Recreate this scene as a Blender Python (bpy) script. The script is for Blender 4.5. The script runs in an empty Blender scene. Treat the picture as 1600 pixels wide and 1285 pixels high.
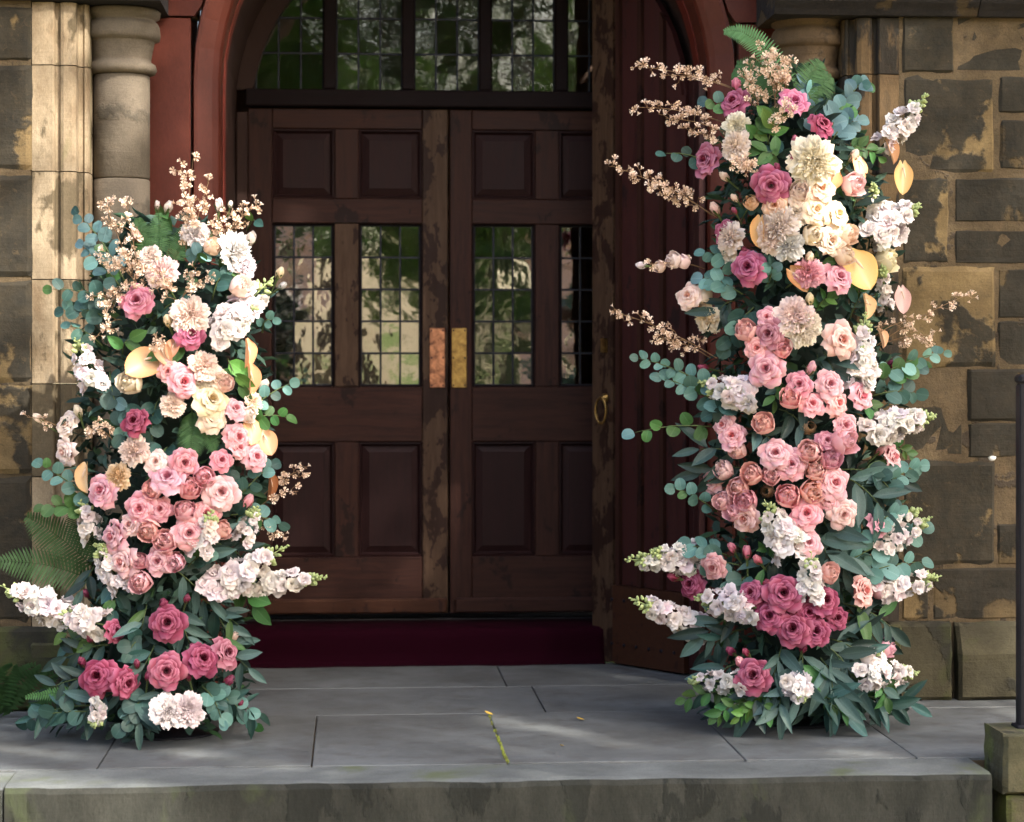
import bpy, bmesh, math, random
import numpy as np
from mathutils import Vector, Matrix, Quaternion, noise as mnoise

# ------------------------------------------------------------------ camera, sky, sun, exposure
scene = bpy.context.scene
C = scene.collection
F_PX, HOR, CAM_H = 3400.0, 567.0, 1.30          # lens survey of the photograph (1600 px wide)
YAW = math.atan(250.0 / F_PX)
SY, CY = math.sin(YAW), math.cos(YAW)
cam_d = bpy.data.cameras.new('camera')
cam = bpy.data.objects.new('camera', cam_d)
C.objects.link(cam)
cam.location = (0, 0, CAM_H)
cam.rotation_euler = (math.radians(90), 0, -YAW)
cam_d.sensor_width = 36.0
cam_d.lens = 36.0 * F_PX / 1600.0
cam_d.shift_y = -(642.5 - HOR) / 1600.0
cam_d.clip_start, cam_d.clip_end = 0.1, 2000
cam_d.dof.use_dof = True
cam_d.dof.focus_distance = 7.75
cam_d.dof.aperture_fstop = 2.4
scene.camera = cam

SUN_AZ, SUN_EL = math.radians(140), math.radians(43)      # clockwise from +Y
SUN = Vector((math.sin(SUN_AZ) * math.cos(SUN_EL), math.cos(SUN_AZ) * math.cos(SUN_EL), math.sin(SUN_EL)))
world = bpy.data.worlds.new('World')
scene.world = world
world.use_nodes = True
wn = world.node_tree.nodes
bg = wn['Background']
sky = wn.new('ShaderNodeTexSky')
sky.sky_type = 'NISHITA'
sky.sun_disc = False
sky.sun_elevation, sky.sun_rotation = SUN_EL, SUN_AZ
sky.air_density, sky.dust_density, sky.ozone_density = 1.0, 5.0, 0.4
world.node_tree.links.new(sky.outputs[0], bg.inputs[0])
bg.inputs[1].default_value = 0.15
sun_d = bpy.data.lights.new('sun', 'SUN')
sun_d.energy, sun_d.angle, sun_d.color = 2.9, math.radians(0.55), (1.0, 0.93, 0.82)
sun = bpy.data.objects.new('sun', sun_d)
C.objects.link(sun)
sun.rotation_euler = SUN.to_track_quat('Z', 'Y').to_euler()
sun.location = SUN * 30
vs = scene.view_settings
scene.display_settings.display_device = 'sRGB'
vs.view_transform, vs.look, vs.gamma, vs.use_curve_mapping = 'Standard', 'None', 1.0, False
vs.exposure = 1.95
scene.cycles.use_denoising = True
scene.cycles.max_bounces = 6
scene.cycles.use_adaptive_sampling = True
scene.cycles.adaptive_threshold = 0.025
scene.cycles.transparent_max_bounces = 8
scene.cycles.caustics_reflective = False
scene.cycles.caustics_refractive = False

# ------------------------------------------------------------------ helpers
rnd = random.Random(7)
def at(px, py, Y):
    """surveyed pixel -> point on the vertical plane at depth Y (metres)"""
    u, v = (px - 800.0) / F_PX, -(py - HOR) / F_PX
    t = Y / (CY - u * SY)
    return Vector((t * (SY + u * CY), Y, CAM_H + t * v))
def XA(px, Y): return at(px, HOR, Y).x
def ZA(px, py, Y): return at(px, py, Y).z

def tag(o, label=None, cat=None, group=None, kind=None):
    if label: o['label'] = label
    if cat: o['category'] = cat
    if group: o['group'] = group
    if kind: o['kind'] = kind
    return o
def empty(name, loc, label=None, cat=None, group=None, kind=None):
    o = bpy.data.objects.new(name, None)
    o.empty_display_size = 0.1
    C.objects.link(o)
    o.location = loc
    return tag(o, label, cat, group, kind)
def mesh(name, V, F, mat, smooth=False, attr=None):
    me = bpy.data.meshes.new(name)
    me.from_pydata([tuple(v) for v in V], [], [tuple(f) for f in F])
    if smooth: me.polygons.foreach_set('use_smooth', [True] * len(me.polygons))
    if attr is not None:
        a = me.attributes.new('tip', 'FLOAT', 'POINT')
        a.data.foreach_set('value', [float(x) for x in attr])
    if mat: me.materials.append(mat)
    me.update()
    return me
def obj(name, me, parent=None, M=None, color=None):
    o = bpy.data.objects.new(name, me)
    C.objects.link(o)
    if parent: o.parent = parent
    if M is not None: o.matrix_basis = M
    if color is not None: o.color = (color[0], color[1], color[2], 1.0)
    return o
def wobj(name, V, F, mat, parent=None, smooth=False):
    """vertices given in world coordinates; origin set to their centre; parents sit unrotated"""
    V = [Vector(v) for v in V]
    lo = Vector([min(v[i] for v in V) for i in range(3)]); hi = Vector([max(v[i] for v in V) for i in range(3)])
    c = (lo + hi) / 2
    me = mesh(name, [v - c for v in V], F, mat, smooth)
    loc = c.copy()
    p = parent
    while p is not None:
        loc -= p.location; p = p.parent
    return obj(name, me, parent, Matrix.Translation(loc))

class MB:
    def __init__(s): s.V, s.F, s.A = [], [], []
    def add(s, V, F, A=None):
        n = len(s.V)
        s.V += [Vector(v) for v in V]
        s.F += [tuple(i + n for i in f) for f in F]
        s.A += list(A) if A is not None else [0.5] * len(V)
    def box(s, x0, x1, y0, y1, z0, z1, b=0.0):
        if b <= 0:
            V = [(x, y, z) for z in (z0, z1) for y in (y0, y1) for x in (x0, x1)]
            F = [(0, 2, 3, 1), (4, 5, 7, 6), (0, 1, 5, 4), (2, 6, 7, 3), (0, 4, 6, 2), (1, 3, 7, 5)]
            s.add(V, F)
        else:
            b = min(b, (x1 - x0) * .45, (y1 - y0) * .45, (z1 - z0) * .45)
            V, F = cbox(x0, x1, y0, y1, z0, z1, b)
            s.add(V, F)
    def tube(s, P, R, n=6, A=None, cap=True):
        P = [Vector(p) for p in P]
        if not hasattr(R, '__len__'): R = [R] * len(P)
        V, F = [], []
        up = Vector((0.31, 0.2, 0.93))
        for i, p in enumerate(P):
            d = (P[min(i + 1, len(P) - 1)] - P[max(i - 1, 0)]).normalized()
            a = d.cross(up)
            if a.length < 1e-3: a = d.cross(Vector((1, 0, 0)))
            a.normalize(); b = d.cross(a)
            for k in range(n):
                t = 2 * math.pi * k / n
                V.append(p + (a * math.cos(t) + b * math.sin(t)) * R[i])
        for i in range(len(P) - 1):
            for k in range(n):
                k2 = (k + 1) % n
                F.append((i * n + k, (i + 1) * n + k, (i + 1) * n + k2, i * n + k2))
        if cap:
            F.append(tuple(range(n))); F.append(tuple(reversed(range(len(P) * n - n, len(P) * n))))
        s.add(V, F, A)
    def lathe(s, prof, c, n=32):
        V, F = [], []
        for r, z in prof:
            for k in range(n):
                t = 2 * math.pi * k / n
                V.append((c[0] + r * math.cos(t), c[1] + r * math.sin(t), z))
        for i in range(len(prof) - 1):
            for k in range(n):
                k2 = (k + 1) % n
                F.append((i * n + k, i * n + k2, (i + 1) * n + k2, (i + 1) * n + k))
        F.append(tuple(reversed(range(n)))); F.append(tuple(range(len(prof) * n - n, len(prof) * n)))
        s.add(V, F)
    def extrude(s, poly, z0, z1):
        """plan polygon (x,y) extruded in z"""
        n = len(poly)
        V = [(x, y, z0) for x, y in poly] + [(x, y, z1) for x, y in poly]
        F = [(i, (i + 1) % n, n + (i + 1) % n, n + i) for i in range(n)]
        F += [tuple(reversed(range(n))), tuple(range(n, 2 * n))]
        s.add(V, F)
    def build(s, name, mat, parent=None, smooth=False):
        return wobj(name, s.V, s.F, mat, parent, smooth)
def cbox(x0, x1, y0, y1, z0, z1, b):
    """chamfered box: three inset faces per corner"""
    V, ix = [], {}
    def v(p):
        k = tuple(round(c, 6) for c in p)
        if k not in ix: ix[k] = len(V); V.append(p)
        return ix[k]
    X, Y, Z = (x0, x1), (y0, y1), (z0, z1)
    s = lambda i: b if i == 0 else -b
    def cn(i, j, k, ax):
        return v((X[i] + (0 if ax == 0 else s(i)), Y[j] + (0 if ax == 1 else s(j)), Z[k] + (0 if ax == 2 else s(k))))
    F = []
    for i in (0, 1): F.append([cn(i, 0, 0, 0), cn(i, 1, 0, 0), cn(i, 1, 1, 0), cn(i, 0, 1, 0)])
    for j in (0, 1): F.append([cn(0, j, 0, 1), cn(1, j, 0, 1), cn(1, j, 1, 1), cn(0, j, 1, 1)])
    for k in (0, 1): F.append([cn(0, 0, k, 2), cn(1, 0, k, 2), cn(1, 1, k, 2), cn(0, 1, k, 2)])
    for i in (0, 1):
        for j in (0, 1): F.append([cn(i, j, 0, 0), cn(i, j, 1, 0), cn(i, j, 1, 1), cn(i, j, 0, 1)])
        for k in (0, 1): F.append([cn(i, 0, k, 0), cn(i, 1, k, 0), cn(i, 1, k, 2), cn(i, 0, k, 2)])
    for j in (0, 1):
        for k in (0, 1): F.append([cn(0, j, k, 1), cn(1, j, k, 1), cn(1, j, k, 2), cn(0, j, k, 2)])
    for i in (0, 1):
        for j in (0, 1):
            for k in (0, 1): F.append([cn(i, j, k, 0), cn(i, j, k, 1), cn(i, j, k, 2)])
    c = Vector(((x0 + x1) / 2, (y0 + y1) / 2, (z0 + z1) / 2))
    out = []
    for f in F:
        p = [Vector(V[i]) for i in f]
        nrm = (p[1] - p[0]).cross(p[2] - p[0])
        m = sum(p, Vector()) / len(p)
        out.append(tuple(f) if nrm.dot(m - c) > 0 else tuple(reversed(f)))
    return V, out

# ------------------------------------------------------------------ materials
def newmat(name):
    m = bpy.data.materials.new(name)
    m.use_nodes = True
    nt = m.node_tree
    return m, nt, nt.nodes['Principled BSDF'], nt.nodes['Material Output']
class N:
    """small node-graph writer"""
    def __init__(s, nt): s.nt = nt
    def n(s, t, **kw):
        x = s.nt.nodes.new(t)
        for k, v in kw.items():
            if k.startswith('i_'): x.inputs[k[2:]].default_value = v
            else: setattr(x, k, v)
        return x
    def l(s, a, b): s.nt.links.new(a, b)
    def coords(s, stretch=(1, 1, 1), rand=40.0):
        tc = s.n('ShaderNodeTexCoord'); oi = s.n('ShaderNodeObjectInfo')
        mu = s.n('ShaderNodeMath', operation='MULTIPLY'); mu.inputs[1].default_value = rand
        s.l(oi.outputs['Random'], mu.inputs[0])
        mp = s.n('ShaderNodeMapping'); mp.inputs['Scale'].default_value = stretch
        s.l(tc.outputs['Object'], mp.inputs['Vector'])
        ad = s.n('ShaderNodeVectorMath', operation='ADD')
        s.l(mp.outputs[0], ad.inputs[0]); s.l(mu.outputs[0], ad.inputs[1])
        s.rand = oi.outputs['Random']
        return ad.outputs[0]
    def noise(s, vec, scale, detail=5, rough=0.55, dist=0.0):
        x = s.n('ShaderNodeTexNoise'); x.inputs['Scale'].default_value = scale
        x.inputs['Detail'].default_value = detail; x.inputs['Roughness'].default_value = rough
        x.inputs['Distortion'].default_value = dist
        s.l(vec, x.inputs['Vector']); return x.outputs[0]
    def ramp(s, fac, stops):
        x = s.n('ShaderNodeValToRGB'); r = x.color_ramp
        while len(r.elements) < len(stops): r.elements.new(0.5)
        for e, (p, c) in zip(r.elements, stops):
            e.position = p
            e.color = (c, c, c, 1) if not hasattr(c, '__len__') else (c[0], c[1], c[2], 1)
        s.l(fac, x.inputs[0]); return x.outputs[0]
    def mix(s, fac, a, b, mode='MIX'):
        x = s.n('ShaderNodeMix', data_type='RGBA', blend_type=mode)
        for sock, v in ((x.inputs[0], fac), (x.inputs[6], a), (x.inputs[7], b)):
            if hasattr(v, 'is_linked'): s.l(v, sock)
            elif hasattr(v, '__len__'): sock.default_value = (v[0], v[1], v[2], 1)
            else: sock.default_value = v
        return x.outputs[2]
    def math(s, op, a, b=0.0):
        x = s.n('ShaderNodeMath', operation=op)
        for sock, v in ((x.inputs[0], a), (x.inputs[1], b)):
            if hasattr(v, 'is_linked'): s.l(v, sock)
            else: sock.default_value = v
        return x.outputs[0]
    def bump(s, h, strength, dist, prev=None):
        x = s.n('ShaderNodeBump'); x.inputs['Strength'].default_value = strength; x.inputs['Distance'].default_value = dist
        s.l(h, x.inputs['Height'])
        if prev: s.l(prev, x.inputs['Normal'])
        return x.outputs[0]

def stone_mat(name, tan, tan2, crust, cover, scale=5.0, algae=0.0, algae_col=(0.10, 0.12, 0.03), stretch=(1, 1, 1)):
    m, nt, p, out = newmat(name); g = N(nt)
    co = g.coords(stretch)
    big = g.noise(co, scale, 3, 0.45, 0.6)
    edge = g.noise(co, scale * 9, 4, 0.6)
    j = g.math('ADD', big, g.math('MULTIPLY', g.math('SUBTRACT', edge, 0.5), 0.17))
    j = g.math('ADD', j, g.math('MULTIPLY', g.math('SUBTRACT', g.rand, 0.5), 0.15))
    msk = g.ramp(j, [(cover - 0.02, 1.0), (cover + 0.02, 0.0)])
    soft = g.ramp(g.noise(co, scale * 1.7, 5, 0.6), [(0.3, 0.0), (0.7, 1.0)])
    grain = g.noise(co, 160, 4, 0.7)
    base = g.mix(soft, tan, tan2)
    base = g.mix(0.55, base, g.ramp(grain, [(0.25, 0.35), (0.75, 1.0)]), 'MULTIPLY')
    cr = g.mix(g.ramp(g.noise(co, scale * 4, 5, 0.65), [(0.3, 0.0), (0.75, 1.0)]), crust, tuple(0.9 * c + 0.12 * t for c, t in zip(crust, tan)))
    cr = g.mix(0.6, cr, g.ramp(grain, [(0.25, 0.4), (0.8, 1.0)]), 'MULTIPLY')
    fl = g.ramp(g.noise(co, scale * 7, 5, 0.7, 0.8), [(0.60, 0.0), (0.66, 0.75)])
    cr = g.mix(fl, cr, tuple(0.5 * c + 0.42 * t for c, t in zip(crust, tan2)))
    fb = g.ramp(g.noise(co, scale * 6, 5, 0.7, 0.6), [(0.58, 0.0), (0.68, 0.6)])
    base = g.mix(fb, base, tuple(0.6 * c + 0.3 * t for c, t in zip(crust, tan2)))
    col = g.mix(msk, base, cr)
    blot = g.ramp(g.noise(co, scale * 1.3, 4, 0.6, 0.3), [(0.3, 0.55), (0.7, 1.0)])
    col = g.mix(0.8, col, blot, 'MULTIPLY')
    if algae > 0:
        am = g.ramp(g.noise(co, scale * 0.8, 5, 0.6, 0.5), [(0.62 - algae, 0.0), (0.72 - algae * 0.5, 0.85)])
        col = g.mix(am, col, algae_col)
    g.l(col, p.inputs['Base Color'])
    p.inputs['Roughness'].default_value = 0.9
    p.inputs['Specular IOR Level'].default_value = 0.2
    b1 = g.bump(msk, 0.7, 0.004)
    b2 = g.bump(g.noise(co, scale * 5, 5, 0.6), 0.5, 0.012, b1)
    co_t = g.coords((2, 2, 34)); b2 = g.bump(g.noise(co_t, 3, 3, 0.6), 0.30, 0.004, b2)
    b3 = g.bump(grain, 0.35, 0.002, b2)
    g.l(b3, p.inputs['Normal'])
    return m

TAN, TAN2 = (0.255, 0.180, 0.085), (0.15, 0.104, 0.05)
M = {}
M['ashlar'] = stone_mat('ashlar', TAN, TAN2, (0.034, 0.031, 0.024), 0.585, 4.2)
M['ashlar_dark'] = stone_mat('ashlar_dark', (0.15, 0.105, 0.052), (0.09, 0.066, 0.036), (0.034, 0.031, 0.024), 0.62, 4.5)
M['mortar'] = stone_mat('mortar', (0.155, 0.11, 0.062), (0.105, 0.078, 0.045), (0.07, 0.055, 0.04), 0.36, 8.0)
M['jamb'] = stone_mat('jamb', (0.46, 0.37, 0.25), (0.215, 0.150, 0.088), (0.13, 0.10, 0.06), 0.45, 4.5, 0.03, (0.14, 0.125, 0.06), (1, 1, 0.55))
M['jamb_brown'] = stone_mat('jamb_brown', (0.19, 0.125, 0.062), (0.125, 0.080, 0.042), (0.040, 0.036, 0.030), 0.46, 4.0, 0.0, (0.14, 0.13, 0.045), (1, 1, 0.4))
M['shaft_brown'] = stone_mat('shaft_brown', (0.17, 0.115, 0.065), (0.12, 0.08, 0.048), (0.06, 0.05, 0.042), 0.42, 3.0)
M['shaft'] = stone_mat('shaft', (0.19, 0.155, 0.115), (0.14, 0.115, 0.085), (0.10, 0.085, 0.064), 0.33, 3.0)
M['plinth'] = stone_mat('plinth', (0.085, 0.074, 0.042), (0.052, 0.047, 0.030), (0.036, 0.034, 0.025), 0.50, 3.5, 0.09, (0.055, 0.062, 0.019))
M['cornice'] = stone_mat('cornice', (0.10, 0.072, 0.04), (0.065, 0.047, 0.03), (0.026, 0.024, 0.026), 0.6, 5.0)
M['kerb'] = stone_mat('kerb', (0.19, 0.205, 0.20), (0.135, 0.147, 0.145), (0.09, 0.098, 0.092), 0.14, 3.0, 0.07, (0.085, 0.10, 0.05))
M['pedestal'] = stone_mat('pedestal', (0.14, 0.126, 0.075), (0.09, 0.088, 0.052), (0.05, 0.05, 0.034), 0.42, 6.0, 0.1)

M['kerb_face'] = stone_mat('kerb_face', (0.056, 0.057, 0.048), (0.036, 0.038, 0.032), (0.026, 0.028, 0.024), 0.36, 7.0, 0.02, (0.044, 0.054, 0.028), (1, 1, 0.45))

def paving_mat():
    m, nt, p, out = newmat('paving'); g = N(nt)
    co = g.coords()
    a = g.ramp(g.noise(co, 2.2, 6, 0.6, 0.4), [(0.3, 0.0), (0.7, 1.0)])
    col = g.mix(a, (0.070, 0.074, 0.073), (0.150, 0.163, 0.166))
    col = g.mix(g.ramp(g.noise(co, 11, 6, 0.7), [(0.50, 0.0), (0.70, 0.7)]), col, (0.060, 0.056, 0.050))
    sp = g.ramp(g.noise(co, 75, 3, 0.6), [(0.68, 0.0), (0.74, 0.5)])
    col = g.mix(sp, col, (0.27, 0.26, 0.23))
    gr = g.noise(co, 210, 4, 0.7)
    col = g.mix(0.45, col, g.ramp(gr, [(0.25, 0.5), (0.75, 1.0)]), 'MULTIPLY')
    g.l(col, p.inputs['Base Color'])
    g.l(g.ramp(g.noise(co, 6, 5), [(0.3, 0.50), (0.7, 0.72)]), p.inputs['Roughness'])
    b = g.bump(g.noise(co, 14, 6, 0.6), 0.4, 0.006)
    g.l(g.bump(gr, 0.3, 0.0015, b), p.inputs['Normal'])
    return m
M['paving'] = paving_mat()

def wood_mat(name, c1, c2, wear=None, vertical=True, rough=0.58, wear_t=0.62, gloss=0.16):
    m, nt, p, out = newmat(name); g = N(nt)
    st = (9, 9, 0.7) if vertical else (0.7, 9, 9)
    co = g.coords(st)
    a = g.noise(co, 5.5, 6, 0.65, 0.8)
    col = g.mix(g.ramp(a, [(0.28, 0.0), (0.72, 1.0)]), c1, c2)
    fine = g.noise(co, 38, 3, 0.6)
    col = g.mix(0.5, col, g.ramp(fine, [(0.3, 0.55), (0.7, 1.0)]), 'MULTIPLY')
    h = fine
    if wear:
        co2 = g.coords((1, 1, 0.55))
        w = g.math('ADD', g.noise(co2, 9, 5, 0.6, 0.5), g.math('MULTIPLY', g.math('SUBTRACT', g.noise(co2, 60, 3), 0.5), 0.25))
        msk = g.ramp(w, [(wear_t, 0.0), (wear_t + 0.03, 0.9)])
        col = g.mix(msk, col, wear)
    g.l(col, p.inputs['Base Color'])
    g.l(g.ramp(a, [(0.2, rough - 0.1), (0.8, rough + 0.12)]), p.inputs['Roughness'])
    p.inputs['Specular IOR Level'].default_value = gloss
    g.l(g.bump(h, 0.25, 0.0015), p.inputs['Normal'])
    return m
WB1, WB2 = (0.0175, 0.0064, 0.0052), (0.050, 0.0190, 0.0125)
M['wood_v'] = wood_mat('door_wood_upright', WB1, WB2, (0.012, 0.005, 0.004), True, wear_t=0.60)
M['wood_worn'] = wood_mat('door_wood_flaking', (0.085, 0.050, 0.030), (0.046, 0.024, 0.014), (0.017, 0.007, 0.005), True, wear_t=0.50)
M['wood_h'] = wood_mat('door_wood_level', WB1, WB2, (0.012, 0.005, 0.004), False, wear_t=0.62)
M['wood_panel'] = wood_mat('door_wood_panel', (0.0145, 0.0050, 0.0052), (0.026, 0.0095, 0.0090), (0.012, 0.005, 0.005), True, wear_t=0.68)
M['wood_dark'] = wood_mat('dark_stained_wood', (0.006, 0.003, 0.0035), (0.011, 0.0055, 0.006), None, False, rough=.7, gloss=.12)
M['wood_red'] = wood_mat('red_stained_plank', (0.028, 0.0065, 0.006), (0.050, 0.0115, 0.0095), (0.012, 0.004, 0.004), True, wear_t=0.6, gloss=0.28)
M['wood_kick'] = wood_mat('kickboard_wood', (0.036, 0.013, 0.007), (0.060, 0.023, 0.0115), (0.02, 0.008, 0.006), False, wear_t=0.6)

def paint_mat(name, c, c2, rough=0.45):
    m, nt, p, out = newmat(name); g = N(nt); co = g.coords((1, 1, 0.5))
    a = g.ramp(g.noise(co, 4, 6, 0.6, 0.4), [(0.3, 0.0), (0.7, 1.0)])
    col = g.mix(a, c, c2)
    gr = g.noise(co, 120, 3, 0.6)
    col = g.mix(0.35, col, g.ramp(gr, [(0.3, 0.5), (0.7, 1.0)]), 'MULTIPLY')
    g.l(col, p.inputs['Base Color']); p.inputs['Roughness'].default_value = rough; p.inputs['Specular IOR Level'].default_value = 0.2
    b = g.bump(g.noise(co, 22, 5), 0.3, 0.004)
    g.l(g.bump(gr, 0.2, 0.001, b), p.inputs['Normal'])
    return m
M['red_paint'] = paint_mat('red_oxide_paint', (0.060, 0.0125, 0.0075), (0.094, 0.023, 0.014))
M['red_bright'] = paint_mat('red_oxide_reveal', (0.12, 0.020, 0.014), (0.15, 0.030, 0.02))
M['lining'] = paint_mat('dark_lining', (0.024, 0.011, 0.009), (0.038, 0.018, 0.013), 0.7)
M['pink_stone'] = paint_mat('pink_sandstone', (0.56, 0.38, 0.33), (0.50, 0.33, 0.28), 0.85)
M['plaster'] = paint_mat('pink_plaster', (0.46, 0.30, 0.26), (0.40, 0.25, 0.21), 0.85)

def metal_mat(name, c, rough, bumpy=0.3, c2=None):
    m, nt, p, out = newmat(name); g = N(nt); co = g.coords()
    a = g.ramp(g.noise(co, 30, 6, 0.7, 0.5), [(0.35, 0.0), (0.65, 1.0)])
    g.l(g.mix(a, c, c2 or tuple(x * 0.55 for x in c)), p.inputs['Base Color'])
    p.inputs['Metallic'].default_value = 1.0
    p.inputs['Roughness'].default_value = rough
    g.l(g.bump(g.noise(co, 60, 4), bumpy, 0.002), p.inputs['Normal'])
    return m
M['brass'] = metal_mat('brass', (0.50, 0.32, 0.10), 0.45, 0.4, (0.20, 0.12, 0.045))
M['copper'] = metal_mat('worn_copper', (0.62, 0.28, 0.15), 0.45, 0.5, (0.16, 0.075, 0.05))
M['lead'] = metal_mat('lead_came', (0.045, 0.045, 0.055), 0.55)
m, nt, p, out = newmat('black_iron'); p.inputs['Base Color'].default_value = (0.008, 0.008, 0.012, 1); p.inputs['Roughness'].default_value = 0.55; p.inputs['Specular IOR Level'].default_value = 0.2; M['iron'] = m

M['sill'] = stone_mat('sill_stone', (0.045, 0.040, 0.040), (0.032, 0.029, 0.030), (0.02, 0.018, 0.02), 0.4, 6.0)
def carpet_mat():
    m, nt, p, out = newmat('crimson_carpet'); g = N(nt); co = g.coords()
    a = g.noise(co, 260, 3, 0.7)
    g.l(g.mix(a, (0.0075, 0.0005, 0.0026), (0.020, 0.0012, 0.0058)), p.inputs['Base Color'])
    p.inputs['Roughness'].default_value = 0.95
    p.inputs['Specular IOR Level'].default_value = 0.05
    g.l(g.bump(a, 0.6, 0.004), p.inputs['Normal'])
    return m
M['carpet'] = carpet_mat()

def glass_mat(name='old_leaded_glass', refl=0.36):
    m, nt, p, out = newmat(name); g = N(nt); co = g.coords()
    nt.nodes.remove(p)
    gl = g.n('ShaderNodeBsdfGlossy'); gl.inputs['Roughness'].default_value = 0.03
    gl.inputs['Color'].default_value = (0.95, 0.93, 0.88, 1)
    tr = g.n('ShaderNodeBsdfTransparent'); tr.inputs['Color'].default_value = (0.72, 0.74, 0.70, 1)
    b = g.bump(g.noise(co, 7, 1, 0.5), 0.16, 0.010)
    b = g.bump(g.noise(co, 30, 1, 0.5), 0.035, 0.006, b)
    g.l(b, gl.inputs['Normal'])
    mx = g.n('ShaderNodeMixShader'); mx.inputs[0].default_value = refl
    g.l(tr.outputs[0], mx.inputs[1]); g.l(gl.outputs[0], mx.inputs[2]); g.l(mx.outputs[0], out.inputs['Surface'])
    return m
M['glass'] = glass_mat()
M['glass_fan'] = glass_mat('old_fanlight_glass', 0.11)

def petal_mat(name, heart_gamma=1.9, transl=0.25, rough=0.75, vein=0.12, heart_pos=(0.3, 0.95)):
    """colour from the bloom (object colour); the heart end of each petal is deeper"""
    m, nt, p, out = newmat(name); g = N(nt)
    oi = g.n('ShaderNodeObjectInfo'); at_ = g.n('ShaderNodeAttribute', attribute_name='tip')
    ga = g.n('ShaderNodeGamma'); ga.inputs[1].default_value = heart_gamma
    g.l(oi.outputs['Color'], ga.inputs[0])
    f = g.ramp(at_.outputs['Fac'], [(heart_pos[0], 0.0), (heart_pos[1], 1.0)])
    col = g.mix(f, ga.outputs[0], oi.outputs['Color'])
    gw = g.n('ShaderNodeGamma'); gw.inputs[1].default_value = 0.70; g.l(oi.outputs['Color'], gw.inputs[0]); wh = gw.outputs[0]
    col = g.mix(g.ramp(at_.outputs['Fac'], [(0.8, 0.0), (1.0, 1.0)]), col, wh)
    co = g.coords()
    v = g.noise(co, 55 if vein < 0.2 else 90, 4, 0.6)
    col = g.mix(vein * 2, col, g.ramp(v, [(0.3, 0.72), (0.7, 1.0)]), 'MULTIPLY')
    hs = g.n('ShaderNodeHueSaturation'); g.l(col, hs.inputs['Color'])
    g.l(g.math('ADD', g.math('MULTIPLY', g.rand, 0.16), 0.92), hs.inputs['Value'])
    g.l(g.math('ADD', g.math('MULTIPLY', g.rand, 0.012), 0.494), hs.inputs['Hue'])
    g.l(hs.outputs[0], p.inputs['Base Color'])
    p.inputs['Roughness'].default_value = rough
    p.inputs['Specular IOR Level'].default_value = 0.12
    g.l(g.bump(v, 0.25, 0.002), p.inputs['Normal'])
    tl = g.n('ShaderNodeBsdfTranslucent'); g.l(hs.outputs[0], tl.inputs['Color'])
    mx = g.n('ShaderNodeMixShader'); mx.inputs[0].default_value = transl
    g.l(p.outputs[0], mx.inputs[1]); g.l(tl.outputs[0], mx.inputs[2]); g.l(mx.outputs[0], out.inputs['Surface'])
    return m
M['petal'] = petal_mat('petal_silk')  # deeper hearts: petal colour, strengthened to imitate shade between rose petals
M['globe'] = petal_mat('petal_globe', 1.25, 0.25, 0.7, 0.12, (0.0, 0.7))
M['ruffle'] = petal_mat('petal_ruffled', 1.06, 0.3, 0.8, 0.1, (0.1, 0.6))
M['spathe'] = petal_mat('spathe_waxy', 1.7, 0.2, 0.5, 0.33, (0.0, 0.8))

def leaf_mat(name, rough=0.5, transl=0.2, back=1.0):
    m, nt, p, out = newmat(name); g = N(nt)
    oi = g.n('ShaderNodeObjectInfo'); at_ = g.n('ShaderNodeAttribute', attribute_name='tip')
    co = g.coords()
    v = g.noise(co, 30, 4, 0.6)
    col = g.mix(0.5, oi.outputs['Color'], g.ramp(v, [(0.3, 0.55), (0.7, 1.0)]), 'MULTIPLY')
    mid = g.ramp(at_.outputs['Fac'], [(0.0, 0.35), (0.12, 0.0)])
    ga = g.n('ShaderNodeGamma'); ga.inputs[1].default_value = 0.72; g.l(col, ga.inputs[0])
    col = g.mix(mid, col, ga.outputs[0])
    hs = g.n('ShaderNodeHueSaturation'); g.l(col, hs.inputs['Color'])
    g.l(g.math('ADD', g.math('MULTIPLY', g.rand, 0.5), 0.72), hs.inputs['Value'])
    g.l(g.math('ADD', g.math('MULTIPLY', g.rand, 0.04), 0.48), hs.inputs['Hue'])
    g.l(hs.outputs[0], p.inputs['Base Color'])
    p.inputs['Roughness'].default_value = rough
    p.inputs['Specular IOR Level'].default_value = 0.35
    g.l(g.bump(v, 0.15, 0.003), p.inputs['Normal'])
    tl = g.n('ShaderNodeBsdfTranslucent'); g.l(hs.outputs[0], tl.inputs['Color'])
    mx = g.n('ShaderNodeMixShader'); mx.inputs[0].default_value = transl
    g.l(p.outputs[0], mx.inputs[1]); g.l(tl.outputs[0], mx.inputs[2]); g.l(mx.outputs[0], out.inputs['Surface'])
    return m
M['leaf'] = leaf_mat('leaf_eucalyptus')

def mass_mat(name, stops, rough=0.6, transl=0.2):
    """many leaves in one mesh: each leaf's tone comes from its own 'tip' value"""
    m, nt, p, out = newmat(name); g = N(nt)
    at_ = g.n('ShaderNodeAttribute', attribute_name='tip')
    col = g.ramp(at_.outputs['Fac'], stops)
    g.l(col, p.inputs['Base Color']); p.inputs['Roughness'].default_value = rough; p.inputs['Specular IOR Level'].default_value = 0.2
    p.inputs['Specular IOR Level'].default_value = 0.3
    tl = g.n('ShaderNodeBsdfTranslucent'); g.l(col, tl.inputs['Color'])
    mx = g.n('ShaderNodeMixShader'); mx.inputs[0].default_value = transl
    g.l(p.outputs[0], mx.inputs[1]); g.l(tl.outputs[0], mx.inputs[2]); g.l(mx.outputs[0], out.inputs['Surface'])
    return m
M['filler'] = mass_mat('foliage_filler', [(0.0, (0.010, 0.024, 0.018)), (0.4, (0.022, 0.050, 0.038)), (0.75, (0.048, 0.095, 0.074)), (1.0, (0.035, 0.085, 0.022))])
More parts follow.
